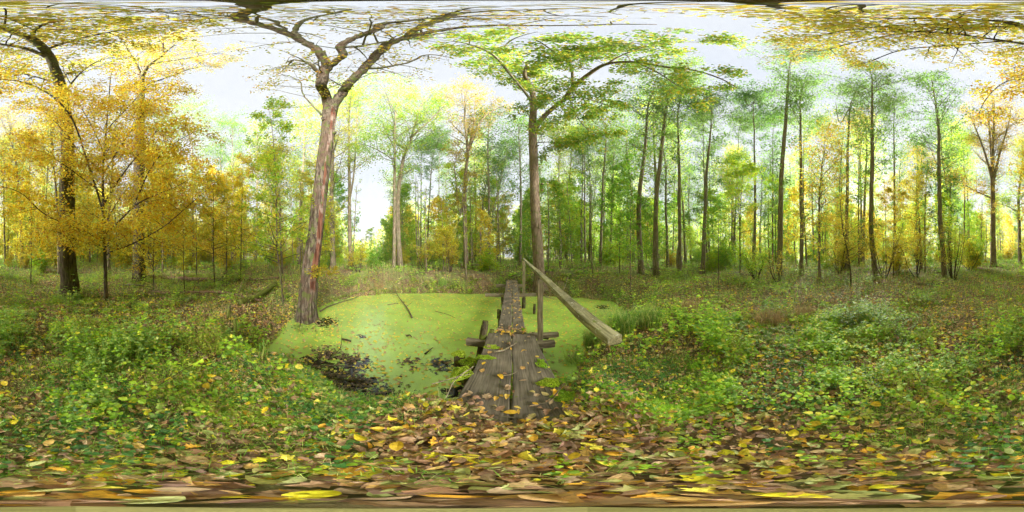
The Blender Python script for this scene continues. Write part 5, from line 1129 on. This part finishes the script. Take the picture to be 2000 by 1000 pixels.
stick('dry_stick', [(-.12, 1.42, .015), (-.02, 1.44, .015), (.05, 1.50, .02)], .006, .003, M['pale'], 'short thin stick on the front planks, nearer than the crooked one', 'stick', 0, 22)
stick('dry_stick', [(.12, 1.02, .01), (.22, 1.0, .02), (.33, 1.12, .03), (.40, 1.2, .04)], .006, .003, M['dead'], 'thin twig on the right front plank beside the moss pad', 'stick', 2, 23)
stick('dry_stick', [(-.36, 1.5, .06), (-.45, 1.25, .05), (-.42, .98, .04)], .007, .004, M['pale'], 'pale twig leaning on the long moss cushion', 'stick', 1, 24)
stick('dry_stick', [(-.60, 1.12, .03), (-.47, 1.25, .06), (-.36, 1.37, .05)], .006, .004, M['pale'], 'pale twig crossing the one on the moss cushion', 'stick', 0, 25)
stick('dry_stick', [(-.10, .86, .02), (0, .84, .02), (.10, .80, .02), (.26, .82, .03)], .005, .003, M['dead'], 'long thin twig over the near end of the planks', 'stick', 1, 26)
stick('fallen_stick', [G(1840, 1.72, .02), G(1880, 1.68, .04), G(1935, 1.62, .03), G(1970, 1.7, .03)], .017, .012, M['dead'], 'dark stick lying in the leaves behind the camera at the lower right', 'stick', 2, 27)
stick('fallen_stick', [G(1940, 2.7, .02), G(1955, 2.9, .05), G(1990, 3.2, .06)], .014, .006, M['pale'], 'pale bent twig in the litter of the path at the right', 'stick', 2, 28)
stick('fallen_stick', [G(1800, .70, .01), G(1830, .66, .03), G(1870, .60, .02)], .005, .003, M['dead'], 'thin curved twig close to the camera at the lower right', 'stick', 1, 29)
stick('fallen_stick', [G(5, .57, .01), G(40, .56, .02), G(90, .52, .01)], .009, .006, M['dead'], 'thicker dark twig near the lower left corner', 'stick', 0, 30)
stick('fallen_stick', [G(220, .95, .01), G(320, .85, .02), G(430, .8, .01)], .004, .003, M['dead'], 'long thin twig in the litter at the lower left', 'stick', 0, 31)
stick('fallen_branch', [G(1086, 7.7, .1), G(1100, 7.3, .35), G(1110, 7.6, .8)], .03, .01, M['pale'], 'forked pale branch standing up behind the handrail', 'branch', 3, 32)
stick('fallen_branch', [G(1065, 7.4, .1), G(1090, 6.9, .15), G(1125, 6.9, .08)], .045, .02, M['pale'], 'pale dead branch at the right far corner of the pond', 'branch', 4, 33)
stick('fallen_log', [G(900, 13, .12), G(925, 13.5, .12), G(950, 13.8, .12)], .10, .09, M['pale'], 'pale short log in the grass of the far bank left of the ride', 'log', 0, 34)
stick('fallen_stick', [G(1790, 7, .05), G(1830, 6.6, .1), G(1850, 6.9, .1)], .05, .03, M['dead'], 'dark fallen limb in front of the brown brushwood', 'branch', 2, 35)
stick('fallen_branch', [G(395, 1.9, .05), G(370, 2.2, .14), G(352, 2.9, .2), G(375, 3.5, .5)], .007, .004, M['pale'], 'pale bramble stem arching over the nettles at the left', 'branch', 1, 36)

# stump mound left
b = MB(); b.tube([(0, 0, -.1), (0, 0, .12), (.02, 0, .3)], [.62, .42, .15], 14, rough=.9, ph=2); o = b.build('old_stump', M['moss_log']); x, y = XY(68, 13); o.location = (x, y, g1(x, y)); tag(o, 'low broken stump mound beside the half bare trunk at the far left', 'stump')

# ------------------------------------------------------------------ small sign on the ride
sx, sy = XY(1013, 24); gz = g1(sx, sy); e = empty('hanging_sign', (sx, sy, gz)); tag(e, 'small pale board hanging from a dark crossbar far beyond the footbridge', 'sign')
ez = 1.3+24*tan(R((500-489)*.18)) - gz
m, t, N, K = newmat('pale_board'); o_ = N.new('ShaderNodeOutputMaterial'); b_ = N.new('ShaderNodeBsdfPrincipled'); n_ = N.new('ShaderNodeTexNoise'); n_.inputs['Scale'].default_value = 9; r_ = ramp(N, [(.4, (.62, .50, .44)), (.6, (.80, .72, .66))]); K(n_.outputs['Fac'], r_.inputs[0]); K(r_.outputs[0], b_.inputs['Base Color']); K(b_.outputs[0], o_.inputs[0]); b_.inputs['Roughness'].default_value = .7; M['board'] = m
b = MB(); b.box((0, 0, ez), (.45, .03, .36)); b.build('board', M['board'], e)
b = MB(); b.tube([(-.45, 0, ez+.52), (.45, 0, ez+.54)], .045, 8); b.build('crossbar', M['pile'], e)
b = MB(); b.tube([(0, .06, -.1), (0, .06, ez+.75)], .04, 8); b.build('post', M['pile'], e)
for s in (-.17, .17):
    b = MB(); b.tube([(s, 0, ez+.18), (s, 0, ez+.50)], .008, 5); b.build('hanger', M['pile'], e)

# leaf-shaped olive patch, added in place of the tripod patch under the camera
b = MB(); b.inst(beech[0], np.array([[-.02, -.04, g1(0, 0)+.05]]), np.array([[.45, .9, .0]]), np.array([[0, 0, 1.]]), .085, 0, 1.1)
m = leafmat('nadir_patch_olive', [(.42, .40, .15), (.42, .40, .15)], .1, .6, .1, .3); tag(b.build('nadir_patch', m), 'added pale olive leaf shape standing in for the tripod patch below the camera', 'leaf')
print('objects', len(bpy.data.objects), 'tris approx', sum(len(me.polygons) for me in bpy.data.meshes))

# ------------------------------------------------------------------ misty air
hb = MB(); hb.box((0, 0, 17), (190, 190, 42)); hz_ = hb.build('haze', []) 
m, t, N, K = newmat('mist'); o_ = N.new('ShaderNodeOutputMaterial'); pv = N.new('ShaderNodeVolumePrincipled'); pv.inputs['Color'].default_value = (.95, .96, .93, 1); pv.inputs['Density'].default_value = .0008; pv.inputs['Anisotropy'].default_value = 0.0
K(pv.outputs[0], o_.inputs['Volume']); hz_.data.materials.append(m); tag(hz_, 'thin autumn mist between the trees', 'haze', kind='stuff')
